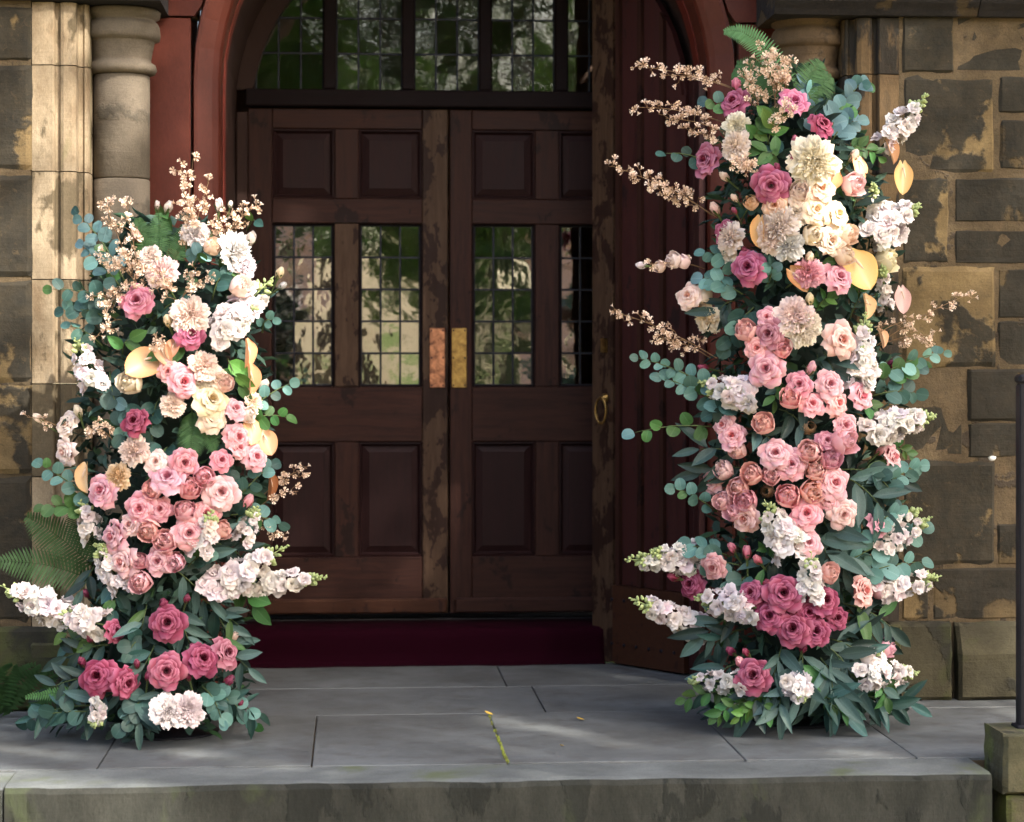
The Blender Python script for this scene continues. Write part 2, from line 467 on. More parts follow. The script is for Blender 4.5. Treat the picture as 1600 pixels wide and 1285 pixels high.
M['twig'] = mass_mat('blossom_twig', [(0.0, (0.16, 0.10, 0.05)), (0.3, (0.36, 0.23, 0.14)), (0.6, (0.76, 0.56, 0.42)), (1.0, (0.88, 0.76, 0.65))], 0.7, 0.25)
M['fern'] = mass_mat('fern_green', [(0.0, (0.022, 0.060, 0.014)), (0.5, (0.060, 0.150, 0.045)), (1.0, (0.12, 0.26, 0.10))], 0.55, 0.25)
M['stem'] = mass_mat('stem_green', [(0.0, (0.03, 0.05, 0.02)), (0.5, (0.10, 0.14, 0.05)), (1.0, (0.42, 0.50, 0.22))], 0.6, 0.1)
M['crown'] = mass_mat('tree_leaves', [(0.0, (0.030, 0.070, 0.012)), (0.5, (0.055, 0.125, 0.020)), (1.0, (0.11, 0.20, 0.035))], 0.5, 0.35)
M['cone'] = mass_mat('protea_brown', [(0.0, (0.14, 0.085, 0.05)), (1.0, (0.42, 0.29, 0.18))], 0.7, 0.1)
m, nt, p, out = newmat('bark'); g = N(nt); co = g.coords((6, 6, 1)); g.l(g.mix(g.noise(co, 4, 6, 0.7), (0.030, 0.022, 0.016), (0.085, 0.066, 0.048)), p.inputs['Base Color']); p.inputs['Roughness'].default_value = 0.95; g.l(g.bump(g.noise(co, 6, 6), 0.8, 0.03), p.inputs['Normal']); M['bark'] = m

def lawn_mat():
    m, nt, p, out = newmat('lawn'); g = N(nt)
    tc = g.n('ShaderNodeTexCoord'); co = tc.outputs['Object']
    a = g.ramp(g.noise(co, 0.55, 6, 0.65, 0.5), [(0.50, 0.0), (0.62, 1.0)])
    col = g.mix(a, (0.46, 0.37, 0.23), (0.14, 0.22, 0.035))
    col = g.mix(0.6, col, g.ramp(g.noise(co, 18, 5, 0.7), [(0.25, 0.4), (0.75, 1.0)]), 'MULTIPLY')
    g.l(col, p.inputs['Base Color']); p.inputs['Roughness'].default_value = 0.95
    g.l(g.bump(g.noise(co, 25, 5), 0.8, 0.05), p.inputs['Normal'])
    return m
M['lawn'] = lawn_mat()
M['moss'] = mass_mat('joint_moss', [(0.0, (0.06, 0.06, 0.02)), (1.0, (0.20, 0.24, 0.03))], 0.95, 0.0)

# ------------------------------------------------------------------ the place: terrain, steps, paving
YW, YP, YRED, YDOOR, YSTEP = 8.27, 8.215, 8.62, 9.80, 9.38
XC, ZSPR, R_IN = 0.455, 2.42, 0.975

def terrain():
    xs = np.concatenate([np.linspace(-400, -30, 8), np.linspace(-26, 26, 40), np.linspace(30, 400, 8)])
    ys = np.concatenate([np.linspace(-500, -40, 8), np.linspace(-36, 6.3, 50)])
    V, F = [], []
    for y in ys:
        for x in xs:
            t = min(max((-8.5 - y) / 9.0, 0), 1); t = t * t * (3 - 2 * t)  # unseen ground raised into a bank so a sunlit slope shows in reflections
            z = -0.34 + 3.3 * t + (0.22 * mnoise.noise((x * .35, y * .35, 1.7)) * min(1, max(0, -6 - y)) if y < -6 else 0)
            V.append((x, y, z))
    n = len(xs)
    F = [(j * n + i, j * n + i + 1, (j + 1) * n + i + 1, (j + 1) * n + i) for j in range(len(ys) - 1) for i in range(n - 1)]
    me = mesh('grass_bank', V, F, M['lawn'], True)
    tag(obj('grass_bank', me), 'patchy green and sandy grass bank raised to show sunlit in the door panes', 'grass', kind='structure')
    # level ground left, right and behind the church
    mb = MB()
    mb.box(-400, 400, 6.3, 500, -0.60, -0.34)
    o = mb.build('ground', M['lawn']); tag(o, 'grassy ground around the church building', 'ground', kind='structure')
terrain()

pav = empty('pavement', (0, 7, 0), 'grey stone slab landing in front of the church door', 'pavement', kind='structure')
mb = MB(); mb.box(-3.4, 4.2, 7.045, 9.36, -0.30, -0.012); mb.build('bedding', M['mortar'], pav)
def slab(x0, x1, y0, y1, skew=0.0, dz=0.0):
    g = 0.0024
    V, F = cbox(x0 + g, x1 - g, y0 + g, y1 - g, -0.06, 0.0 + dz, 0.002)
    V = [Vector((v[0], v[1], v[2])) for v in V]
    wobj('paving_slab', V, F, M['paving'], pav)
JX = [-3.35, -1.90, -0.815, -0.130, 0.505, 1.285, 1.855, 2.75, 4.1]
for i in range(len(JX) - 1):
    slab(JX[i], JX[i + 1], 7.05, 8.06, dz=rnd.uniform(-.002, .002))
JX2 = [-3.35, -2.0, -1.1, -0.45, 0.72, 1.62, 2.6, 4.1]
for i in range(len(JX2) - 1):
    slab(JX2[i], JX2[i + 1], 8.06, 8.72, dz=rnd.uniform(-.002, .002))
slab(-0.62, 0.62, 8.72, 9.375); slab(0.62, 1.55, 8.72, 9.375)
# moss grown into the central joint
mb = MB()
for i in range(110):
    y = rnd.uniform(7.06, 7.55) if i < 80 else rnd.uniform(7.06, 8.0)
    x = 0.505 + rnd.uniform(-.004, .004); s = rnd.uniform(.002, .0065)
    mb.add([(x - s, y - s, -0.004), (x + s, y - s, -0.004), (x + s, y + s, -0.004), (x - s, y + s, -0.004), (x, y, s * 1.3)],
           [(0, 1, 4), (1, 2, 4), (2, 3, 4), (3, 0, 4)], [rnd.random()] * 5)
me = mesh('moss', mb.V, mb.F, M['moss'], False, mb.A)
tag(obj('moss', me), 'yellow green moss in the joint between two paving slabs', 'moss', kind='stuff')

def rough_block(name, x0, x1, yf, depth, z0, z1, mat, parent, b=0.008, rough=0.006, nx=6, nz=5, seed=0, top_slope=0.0):
    """ashlar block: gridded front face with worn, uneven arrises, plain sides"""
    V, F = [], []
    def off(x, z, e): return rough * mnoise.noise((x * 7 + seed, z * 7, seed * 1.3)) + rough * .6 * mnoise.noise((x * 21 + seed, z * 21, 3.1)) + e
    us = [0, .035] + [i / nx for i in range(1, nx)] + [.965, 1]
    ws = [0, .05] + [i / nz for i in range(1, nz)] + [.95, 1]
    for j, w in enumerate(ws):
        for i, u in enumerate(us):
            x, z = x0 + (x1 - x0) * u, z0 + (z1 - z0) * w
            ed = b if (i in (0, len(us) - 1) or j in (0, len(ws) - 1)) else 0.0
            ed *= rnd.uniform(.7, 1.6)
            if 0 < i < len(us) - 1 and j in (0, len(ws) - 1): z += rnd.uniform(-.003, .003)
            if 0 < j < len(ws) - 1 and i in (0, len(us) - 1): x += rnd.uniform(-.003, .003)
            ts = top_slope * max(0, (w - .62) / .38) if top_slope else 0
            V.append((x, yf + off(x, z, ed) + ts, z))
    n, m_ = len(us), len(ws)
    F = [(j * n + i, j * n + i + 1, (j + 1) * n + i + 1, (j + 1) * n + i) for j in range(m_ - 1) for i in range(n - 1)]
    k = len(V)
    yb = yf + depth
    ring = [(j * n) for j in range(m_)] + [(m_ - 1) * n + i for i in range(1, n)] + [j * n + n - 1 for j in range(m_ - 2, -1, -1)] + [i for i in range(n - 2, 0, -1)]
    for r in ring: V.append((V[r][0], yb, V[r][2]))
    for a in range(len(ring)):
        a2 = (a + 1) % len(ring)
        F.append((ring[a], ring[a2], k + a2, k + a))
    o = wobj(name, V, F, mat, parent)
    return o

# kerb step: one long worn stone with neighbours
def step_stone(x0, x1, ztop, label):
    mb = MB(); n = 90
    ys = [6.760, 6.764, 6.775, 6.80, 7.035]; zs = [-0.34, ztop - .02, ztop - .004, ztop, ztop + .001]
    V = []
    for i in range(n + 1):
        x = x0 + (x1 - x0) * i / n
        for y, z in zip(ys, zs):
            jz = (0.005 * mnoise.noise((x * 5, y * 3, 2.2)) + (0.005 * min(0, mnoise.noise((x * 17, 1.2, 6.6)) + .15) if y < 6.79 else 0)) if z > -.3 else 0
            jy = 0.006 * mnoise.noise((x * 6, z * 6, 9.2)) if y < 6.79 else 0
            V.append((x, y + jy, z + jz))
        V.append((x, 7.035, -0.34))
    k = 6
    F = [(i * k + j, i * k + (j + 1) % k, (i + 1) * k + (j + 1) % k, (i + 1) * k + j) for i in range(n) for j in range(k)]
    F += [tuple(reversed(range(k))), tuple(range(n * k, n * k + k))]
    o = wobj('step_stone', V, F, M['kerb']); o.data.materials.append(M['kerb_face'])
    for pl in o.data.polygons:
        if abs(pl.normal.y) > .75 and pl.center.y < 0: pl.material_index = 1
    return tag(o, label, 'step', 'stones of the front step', kind='structure')
step_stone(-1.063, 2.022, -0.002, 'long worn stone step along the front of the landing')
step_stone(-3.30, -1.071, -0.008, 'shorter step stone at the far left of the front step')
# pedestal and iron post on the right
ped = empty('stone_pedestal', (2.3, 6.9, -0.34), 'squat mossy stone block pedestal carrying the iron post at the right', 'pedestal')
px0 = XA(1576, 6.82)
rough_block('capping_stone', px0 - .012, px0 + .42, 6.83, .22, -.085, .112, M['pedestal'], ped, .012, .004, seed=4)
rough_block('base_stone', px0 + .004, px0 + .40, 6.846, .19, -.34, -.092, M['pedestal'], ped, .010, .005, seed=9)
post = empty('handrail_post', (px0 + .2, 7.0, .112), 'black iron handrail post standing on the stone pedestal', 'post')
xp = XA(1591, 6.95)
mb = MB(); mb.box(xp, xp + .05, 6.93, 6.98, .105, 1.23, .004); mb.build('upright', M['iron'], post)
mb = MB(); mb.box(xp - .004, xp + .5, 6.926, 6.984, 1.232, 1.262, .008); mb.build('top_rail', M['iron'], post)
mb = MB(); mb.box(xp - .012, xp + .062, 6.918, 6.992, .108, .122, .004); mb.build('foot_plate', M['iron'], post)

# ------------------------------------------------------------------ church walls of separate ashlar blocks
def wall_blocks(parent, rects, yf, mats, back, seed):
    for k, (x0, x1, z0, z1) in enumerate(rects):
        mt = mats(k)
        rough_block('stone_block', x0, x1, yf + rnd.uniform(-.006, .006), .12, z0, z1, M[mt], parent, seed=seed + k * 1.37)
def px_rects(L, Y, g=3.0):
    out = []
    for (a, b, c, d) in L:
        if Y == YW: a, b, c, d = a - 2, b + 2, c - 2, d + 2
        x0, x1 = XA(a, Y), XA(b, Y)
        z1, z0 = ZA((a + b) / 2, c, Y), ZA((a + b) / 2, d, Y)
        out.append((x0, x1, z0, z1))
    return out
X_JR, X_JL = XA(1411, YW), XA(50, YW)
rw = empty('church_wall', (2.7, YW, 0), 'dark weathered ashlar wall to the right of the doorway, crust flaking', 'wall')
R = [(1413, 1488, 27, 112), (1493, 1680, 27, 112),
     (1413, 1553, 120, 270), (1563, 1700, 122, 175), (1564, 1700, 189, 264),
     (1413, 1481, 277, 412), (1492, 1640, 280, 346), (1492, 1640, 361, 411), (1646, 1760, 280, 411),
     (1413, 1553, 419, 572), (1560, 1700, 421, 497), (1560, 1700, 503, 571),
     (1413, 1504, 579, 714), (1514, 1660, 579, 656), (1514, 1660, 663, 713),
     (1413, 1553, 722, 882), (1559, 1700, 723, 814), (1559, 1700, 820, 881),
     (1413, 1449, 889, 967), (1455, 1700, 889, 967)]
def rmat(k): return 'ashlar_dark' if k in (3, 4, 6, 7, 10, 11, 13, 14, 16, 17, 19, 1) else 'ashlar'
wall_blocks(rw, px_rects(R, YW), YW, rmat, None, 3.0)
for (a, b, c, d) in [(1713, 1900, 27, 175), (1713, 1900, 181, 264), (1767, 1900, 272, 411), (1709, 1900, 420, 571), (1670, 1900, 579, 713), (1709, 1900, 722, 881), (1709, 1900, 889, 967)]:
    x0, x1, z0, z1 = px_rects([(a, b, c, d)], YW)[0]
    rough_block('stone_block', x0, x1, YW, .12, z0, z1, M['ashlar_dark'], rw, seed=a)
mb = MB(); mb.box(XC + 1.653, 4.0, YW + .0055, YW + .6, 0.0, 2.64); mb.build('mortar_bed', M['mortar'], rw)
R = [(1392, 1489, 974, 1096), (1497, 1660, 974, 1096), (1667, 1900, 974, 1096)]
for k, (x0, x1, z0, z1) in enumerate(px_rects(R, YP)):
    rough_block('plinth_stone', x0, x1, YP - (.012 if k == 1 else 0), .16, .002, z1, M['plinth'], rw, .012, .005, seed=31 + k, top_slope=.05 if k == 1 else .012)
mb = MB(); w = at(1552, 714, YW - .01); mb.lathe([(.017, -.004), (.017, .001), (.012, .004), (.004, .006)], (0, 0), 12)
o = obj('white_cap', mesh('white_cap', mb.V, mb.F, None, True)); mw, _, pp, _ = newmat('white_plastic'); pp.inputs['Base Color'].default_value = (.75, .75, .73, 1); o.data.materials.append(mw)
o.matrix_basis = Matrix.Translation((w.x, YW + .006, w.z)) @ Matrix.Rotation(math.radians(90), 4, 'X')
tag(o, 'tiny white round cap fixed in the mortar of the right wall', 'cap')

lw = empty('church_wall', (-2.2, YW, 0), 'weathered ashlar wall left of the doorway, dark crust and pale patches', 'wall')
R = [(-140, 48, 12, 92), (-220, 48, 103, 263), (-150, 48, 276, 430), (-220, 48, 440, 596), (-130, 48, 604, 738), (-220, 48, 746, 974),
     (-260, -146, 12, 92), (-260, -156, 276, 430), (-260, -136, 604, 738)]
wall_blocks(lw, px_rects(R, YW), YW, lambda k: 'ashlar', None, 60.0)
mb = MB(); mb.box(-3.2, X_JL - .004, YW + .0055, YW + .6, 0.0, 2.66); mb.build('mortar_bed', M['mortar'], lw)
for k, (x0, x1, z0, z1) in enumerate(px_rects([(-260, -75, 982, 1116), (-68, 100, 982, 1116)], YP)):
    rough_block('plinth_stone', x0, x1, YP, .16, .002, z1, M['plinth'], lw, .012, .005, seed=77 + k, top_slope=.02)

# moulded jambs (plan profile extruded stone by stone)
def jamb(sign, label, joints):
    """sign -1 left, +1 right; profile measured from the arch centre line outwards"""
    j = empty('door_jamb', (XC + sign * 1.5, YW, 0), label, 'jamb', 'moulded jambs of the doorway')
    prof = [(1.652, YW + .004), (1.575, YW - .004), (1.570, YW + .002), (1.566, YW + .022), (1.552, YW + .026), (1.546, YW + .008),
            (1.535, YW + .002), (1.505, YW + .004), (1.490, YW + .012), (1.485, YW + .05), (1.470, YW + .055), (1.462, YW + .045), (1.452, YW + .05), (1.447, YW + .07), (1.447, YW + .34), (1.652, YW + .34)]
    poly = [(XC + sign * a, y) for a, y in prof]
    if sign > 0: poly = poly[::-1]
    for z0, z1 in zip(joints[:-1], joints[1:]):
        mb = MB(); mb.extrude(poly, z0 + .002, z1 - .002)
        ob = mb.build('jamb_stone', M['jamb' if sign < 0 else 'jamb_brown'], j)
    return j
zl = [0.262] + [ZA(95, y, YW) for y in (745, 600, 437, 268, 102)] + [2.655]
zr = [0.30] + [ZA(1370, y, YW) for y in (720, 575, 418, 272, 116)] + [2.632]
jamb(-1, 'pale yellow moulded stone jamb left of the doorway, sunlit', zl)
jamb(1, 'brown moulded stone jamb right of the doorway behind the taller flower column', zr)
for s, lab in ((-1, 'mossy base block under the left door jamb'), (1, 'mossy base block under the right door jamb')):
    mb = MB(); a, b = XC + s * 1.425, XC + s * 1.655
    mb.box(min(a, b), max(a, b), YP + .002, YP + .40, .002, .258 if s < 0 else .296, .012)
    tag(mb.build('base_block', M['plinth']), lab, 'stone')

def column(sign, label):
    cx, cy = XC + sign * 1.340, 8.47
    c = empty('stone_column', (cx, cy, 0), label, 'column', 'round columns flanking the doorway')
    mb = MB(); zs = [0.40, 1.20, 2.005, 2.405]
    for a, b in zip(zs[:-1], zs[1:]):
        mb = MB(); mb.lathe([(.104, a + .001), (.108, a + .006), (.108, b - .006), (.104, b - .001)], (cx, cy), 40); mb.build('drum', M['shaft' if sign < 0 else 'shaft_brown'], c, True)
    mb = MB(); mb.lathe([(.17, .002), (.17, .22), (.15, .25), (.155, .29), (.14, .32), (.118, .34), (.13, .365), (.11, .398)], (cx, cy), 40); mb.build('base', M['plinth'], c, True)
    cap = [(.108, 2.4055), (.128, 2.412), (.135, 2.427), (.130, 2.445), (.113, 2.455), (.113, 2.466), (.119, 2.50), (.126, 2.530), (.128, 2.537), (.146, 2.541), (.149, 2.560), (.145, 2.590), (.138, 2.605),
           (.131, 2.608), (.131, 2.618), (.146, 2.626), (.149, 2.648), (.14, 2.656)]
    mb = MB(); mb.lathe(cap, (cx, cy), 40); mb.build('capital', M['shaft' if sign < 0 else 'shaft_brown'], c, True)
column(-1, 'grey sandstone round column with ringed capital, left of the doorway')
column(1, 'brown sandstone column with ringed capital behind the taller flower column')

# string course and wall over the door
for s, x0, x1, zb, lab in ((-1, -3.3, XC - 1.17, 2.658, 'dark projecting stone course above the left column'), (1, XC + 1.155, 4.0, 2.636, 'black weathered projecting stone course above the right wall')):
    sc = empty('string_course', ((x0 + x1) / 2, 8.2, zb), lab, 'moulding', 'stone courses above the columns')
    n = 3
    for k in range(n):
        a, b = x0 + (x1 - x0) * k / n, x0 + (x1 - x0) * (k + 1) / n
        mb = MB()
        prof = [(YW + .5, zb), (YW - .03, zb), (YW - .045, zb + .02), (YW - .07, zb + .045), (YW - .08, zb + .06), (YW - .08, zb + .12), (YW - .02, zb + .17), (YW + .5, zb + .17)]
        V = [(a + .002, y, z) for y, z in prof] + [(b - .002, y, z) for y, z in prof]; m_ = len(prof)
        F = [(i, m_ + i, m_ + (i + 1) % m_, (i + 1) % m_) for i in range(m_)] + [tuple(range(m_)), tuple(reversed(range(m_, 2 * m_)))]
        mb.add(V, F); mb.build('course_stone', M['cornice'], sc)

def u_path(r, n=28, zb=0.0):
    P = [(XC - r, zb, -1, 0), (XC - r, ZSPR, -1, 0)]
    for i in range(1, n):
        a = math.pi - math.pi * i / n
        P.append((XC + r * math.cos(a), ZSPR + r * math.sin(a), math.cos(a), math.sin(a)))
    P += [(XC + r, ZSPR, 1, 0), (XC + r, zb, 1, 0)]
    return P
def u_sweep(prof, zb=0.0, close=True, r=R_IN):
    """section (outward offset, Y) swept round the inverted-U of the doorway"""
    P = u_path(r, 28, zb); V, F = [], []; k = len(prof)
    for (x, z, nx, nz) in P:
        for o, y in prof: V.append((x + nx * o, y, z + nz * o))
    for i in range(len(P) - 1):
        for j in range(k if close else k - 1):
            j2 = (j + 1) % k
            F.append((i * k + j, i * k + j2, (i + 1) * k + j2, (i + 1) * k + j))
    return V, F
por = empty('door_surround', (XC, YRED, 0), 'red painted round arched surround framing the church door', 'door surround')
V, F = u_sweep([(0.0, 8.86), (0.0, 8.69), (.008, 8.67), (.03, 8.650), (.085, 8.612), (.098, 8.610), (.104, 8.625), (.104, 8.86)]); wobj('arch_moulding', V, F, M['red_paint'], por)
V, F = u_sweep([(-.004, 8.98), (-.004, 8.868), (.05, 8.868), (.05, 8.98)]); wobj('inner_bead', V, F, M['red_bright'], por)
V, F = u_sweep([(0.0, 9.82), (0.0, 8.985), (.1, 8.985), (.1, 9.82)]); wobj('reveal_lining', V, F, M['lining'], por)
for s in (-1, 1):
    mb = MB(); a, b = XC + s * (R_IN + .112), XC + s * (R_IN + .30)
    mb.box(min(a, b), max(a, b), 8.602, 8.66, .002, 2.652, .004); mb.build('jamb_board', M['red_paint'], por)
# red spandrel above the boards, then plain wall to close the front
V, F = [], []
n = 24; ro = R_IN + .108
for i in range(n + 1):
    a = math.pi * i / n
    x, z = XC + ro * math.cos(a), max(ZSPR + ro * math.sin(a), 2.660)
    V += [(x, 8.60, z), (XC + 1.27 * math.cos(a) / max(abs(math.cos(a)), math.sin(a)), 8.60, 2.66 + 1.2 * max(0, math.sin(a)) / max(abs(math.cos(a)), math.sin(a)))]
k = len(V)
V += [(x, 8.66, z) for x, y, z in V]
for i in range(n):
    a, b = 2 * i, 2 * i + 2
    F += [(a, b, b + 1, a + 1), (k + a, k + a + 1, k + b + 1, k + b), (a, k + a, k + b, b)]
wobj('spandrel', V, F, M['red_paint'], por)
up = empty('gable_wall', (XC, 8.4, 2.82), 'tall plain stone wall of the church above the doorway', 'wall')
mb = MB(); mb.box(-3.3, XC - 1.14, YW + .02, 9.9, 2.84, 7.5); mb.build('stone_face', M['ashlar'], up)
mb = MB(); mb.box(XC + 1.14, 4.0, YW + .02, 9.9, 2.84, 7.5); mb.build('stone_face', M['ashlar'], up)
mb = MB(); mb.box(XC - 1.135, XC + 1.135, YW + .024, 9.9, 3.88, 7.5); mb.build('stone_face', M['ashlar'], up)
# dim vestibule behind the doors
ves = empty('vestibule', (XC, 11, 0), 'dim plastered vestibule seen through the door glass', 'room', kind='structure')
for nm, b_, mt in (('floor', (-.9, 1.8, 9.87, 13, .06, .14), 'paving'), ('back_wall', (-.9, 1.8, 13, 13.1, .1, 3.6), 'plaster'), ('side_wall', (-1.0, -.905, 9.87, 13, .1, 3.6), 'plaster'),
                   ('side_wall', (1.805, 1.9, 9.87, 13, .1, 3.6), 'plaster'), ('ceiling', (-.9, 1.8, 9.87, 13, 3.605, 3.7), 'plaster')):
    mb = MB(); mb.box(*b_); mb.build(nm, M[mt], ves)

# door step and carpet
mb = MB(); mb.box(XC - .972, XC + .972, YSTEP + .006, 9.86, 0.0, .148, .006); tag(mb.build('door_step', M['sill']), 'low stone sill step under the panelled doors', 'step', kind='structure')
V, F = [], []
nx = 60
sec = [(9.70, .1545), (9.55, .155), (9.395, .156), (9.372, .146), (9.366, .11), (9.364, .06), (9.360, .022), (9.345, .007), (9.325, .006)]
xa, xb = XC - .97, 1.09
for i in range(nx + 1):
    x = xa + (xb - xa) * i / nx
    for k, (y, z) in enumerate(sec):
        w = mnoise.noise((x * 3.3, k * .4, 4.4)); w2 = mnoise.noise((x * 9, k * .5, 8.4))
        V.append((x, y - .004 - .010 * w * (k > 2) - (.022 * max(0, w) + .01 * w2 if k > 7 else 0), z + .003 * w2 * (k > 2) * (k < 8)))
k = len(sec)
F = [(i * k + j, (i + 1) * k + j, (i + 1) * k + j + 1, i * k + j + 1) for i in range(nx) for j in range(k - 1)]
o = wobj('carpet', V, F, M['carpet'], None, True); sm = o.modifiers.new('solid', 'SOLIDIFY'); sm.thickness = .006; sm.offset = 1
tag(o, 'dark crimson carpet laid over the front of the door step', 'carpet')

# ------------------------------------------------------------------ panelled double doors with leaded lights
def D(px): return XA(px, YDOOR)
def DZ(py): return ZA(700, py, YDOOR)
def raised_panel(x0, x1, z0, z1, parent):
    """sunk panel with a moulded edge and a raised field"""
    mb = MB()
    lay = [(0.0, 9.803), (.010, 9.800), (.016, 9.818), (.020, 9.822), (.045, 9.812), (.048, 9.810)]
    V = []
    for i_, y in lay: V += [(x0 + i_, y, z0 + i_), (x1 - i_, y, z0 + i_), (x1 - i_, y, z1 - i_), (x0 + i_, y, z1 - i_)]
    F = []
    for a in range(len(lay) - 1):
        for k in range(4):
            k2 = (k + 1) % 4
            F.append((a * 4 + k, a * 4 + k2, a * 4 + 4 + k2, a * 4 + 4 + k))
    q = (len(lay) - 1) * 4; F.append((q, q + 1, q + 2, q + 3))
    mb.add(V, F); return mb.build('panel', M['wood_panel'], parent)
glass_me = {}
def pane(x0, x1, z0, z1, y, parent, tilt=1.0):
    V = [(-(x1 - x0) / 2, 0, -(z1 - z0) / 2), ((x1 - x0) / 2, 0, -(z1 - z0) / 2), ((x1 - x0) / 2, 0, (z1 - z0) / 2), (-(x1 - x0) / 2, 0, (z1 - z0) / 2)]
    V += [(a, .003, c) for a, b, c in V]
    me = mesh('pane', V, [(0, 1, 2, 3), (7, 6, 5, 4), (0, 4, 5, 1), (1, 5, 6, 2), (2, 6, 7, 3), (3, 7, 4, 0)], M['glass'] if y > 9.8215 else M['glass_fan'])
    o = obj('pane', me, parent)
    loc = Vector(((x0 + x1) / 2, y, (z0 + z1) / 2)); p = parent
    while p is not None: loc -= p.location; p = p.parent
    o.matrix_basis = Matrix.Translation(loc) @ Matrix.Rotation(math.radians(rnd.uniform(-1, 1) * .65 * tilt), 4, 'X') @ Matrix.Rotation(math.radians(rnd.uniform(-1, 1) * .75 * tilt), 4, 'Z')
    return o
def leaded(x0, x1, z0, z1, cols, rows, parent, name='window', inside=None, tilt=1.0, y=9.822):
    """came grid (part) with each pane a sub-part; rows counted from the top"""
    mb = MB(); w = .0045
    xs = [x0 + (x1 - x0) * i / cols for i in range(cols + 1)]; zs = rows if hasattr(rows, '__len__') else [z0 + (z1 - z0) * i / rows for i in range(rows + 1)]
    for x in xs: mb.box(x - w, x + w, y - .005, y + .008, z0, z1, .0015)
    for z in zs: mb.box(x0, x1, y - .006, y + .007, z - w, z + w, .0015)
    wdw = mb.build(name, M['lead'], parent)
    for i in range(cols):
        for j in range(len(zs) - 1):
            if inside and not inside((xs[i] + xs[i + 1]) / 2, (zs[j] + zs[j + 1]) / 2): continue
            pane(xs[i] + .003, xs[i + 1] - .003, zs[j] + .003, zs[j + 1] - .003, y, wdw, tilt)
    return wdw
def door_leaf(cols, label, left):
    x0, x1 = cols[0][0], cols[-1][1]
    d = empty('panelled_door', ((x0 + x1) / 2, YDOOR, .155), label, 'door', 'panelled inner church doors')
    yb, yf = 9.845, 9.788
    zt, zb = DZ(172), DZ(958)
    st = [c for c in cols if c[2] == 's']; op = [c for c in cols if c[2] == 'o']
    for k, c in enumerate(st):
        outer = k in (0, len(st) - 1)
        worn = (left and k in (1, 2)) or (not left and k == 1 and False)
        if outer:
            mb = MB(); mb.box(c[0], c[1], yf, yb, zb, zt, .003); mb.build('stile', M['wood_worn' if worn else 'wood_v'], d)
    xin0, xin1 = st[0][1], st[-1][0]
    for a, b in ((172, 203), (312, 350), (605, 690), (870, 958)):
        mb = MB(); mb.box(xin0 + .0015, xin1 - .0015, yf + .002, yb, DZ(b), DZ(a), .003); mb.build('rail', M['wood_h'], d)
    mid = st[1]
    for a, b, wn_ in ((203, 312, 0), (350, 605, 1), (690, 870, 0)):
        mb = MB(); mb.box(mid[0], mid[1], yf + .001, yb, DZ(b) + .0015, DZ(a) - .0015, .003); mb.build('muntin', M['wood_worn' if (left and wn_) else 'wood_v'], d)
    for c in op:
        raised_panel(c[0], c[1], DZ(312), DZ(203), d); raised_panel(c[0], c[1], DZ(870), DZ(690), d)
        w = leaded(c[0] + .012, c[1] - .012, DZ(602), DZ(353), 3, 5, d)
        mb = MB()
        for (p0, p1, q0, q1) in ((c[0], c[0] + .012, DZ(605), DZ(350)), (c[1] - .012, c[1], DZ(605), DZ(350)), (c[0] + .012, c[1] - .012, DZ(605), DZ(602)), (c[0] + .012, c[1] - .012, DZ(353), DZ(350))):
            mb.box(p0, p1, 9.806, 9.835, q0, q1, .002)
        mb.build('glazing_bead', M['wood_dark'], d)
    mb = MB(); mb.box(x0 + .02, x1 - .004, yf - .028, yf - .0005, DZ(957), DZ(934), .008); mb.build('weather_bar', M['wood_kick'] if left else M['wood_h'], d)
    return d
LC = [(D(388), D(425), 's'), (D(425), D(523), 'o'), (D(523), D(560), 's'), (D(560), D(660), 'o'), (D(660), D(699.5), 's')]
RC = [(D(703), D(737), 's'), (D(737), D(836), 'o'), (D(836), D(873), 's'), (D(873), D(971), 'o'), (D(971), D(1012), 's')]
dl = door_leaf(LC, 'left leaf of the dark brown panelled doors, worn copper push plate', True)
dr = door_leaf(RC, 'right leaf of the dark brown panelled doors, yellow brass push plate', False)
for d, a, b, mt in ((dl, 671, 695, 'copper'), (dr, 705.5, 729, 'brass')):
    mb = MB(); mb.box(D(a), D(b), 9.782, 9.7875, DZ(606), DZ(513), .002); pl = mb.build('push_plate', M[mt], d)
    for sx in (.12, .88):
        for sz in (.04, .5, .96):
            mb = MB(); mb.lathe([(.0045, 0), (.004, .0018), (.0015, .0025)], (0, 0), 8)
            me = mesh('screw', mb.V, mb.F, M['iron'])
            px_, pz = D(a) + (D(b) - D(a)) * sx, DZ(606) + (DZ(513) - DZ(606)) * sz
            obj('screw', me, pl, Matrix.Translation(Vector((px_, 9.782, pz)) - pl.location - d.location) @ Matrix.Rotation(math.radians(90), 4, 'X'))
# frame, transom and fanlight
fr = empty('door_frame', (XC, YDOOR, .15), 'dark timber frame and transom round the panelled doors', 'door frame')
mb = MB(); mb.box(XC - .970, D(387), 9.775, 9.85, .152, ZSPR - .0, .004); mb.build('jamb_post', M['lining'], fr)
mb = MB(); mb.box(D(1013), XC + .970, 9.775, 9.85, .152, ZSPR - .0, .004); mb.build('jamb_post', M['lining'], fr)
mb = MB(); mb.box(XC - .930, XC + .930, 9.755, 9.85, DZ(169.5), DZ(143), .006); mb.build('transom', M['wood_dark'], fr)
fan = empty('fanlight', (XC, 9.82, DZ(143)), 'round arched leaded fanlight window above the transom', 'window')
RF = .885
XCF = (D(387) + D(1013)) / 2
V, F = [], []
P = [(math.pi - math.pi * i / 40) for i in range(41)]
for a in P:
    for rr, y in ((RF, 9.77), (RF, 9.85), (RF + .12, 9.85), (RF + .12, 9.77)): V.append((XCF + rr * math.cos(a), y, max(ZSPR - .02 + rr * math.sin(a), DZ(144))))
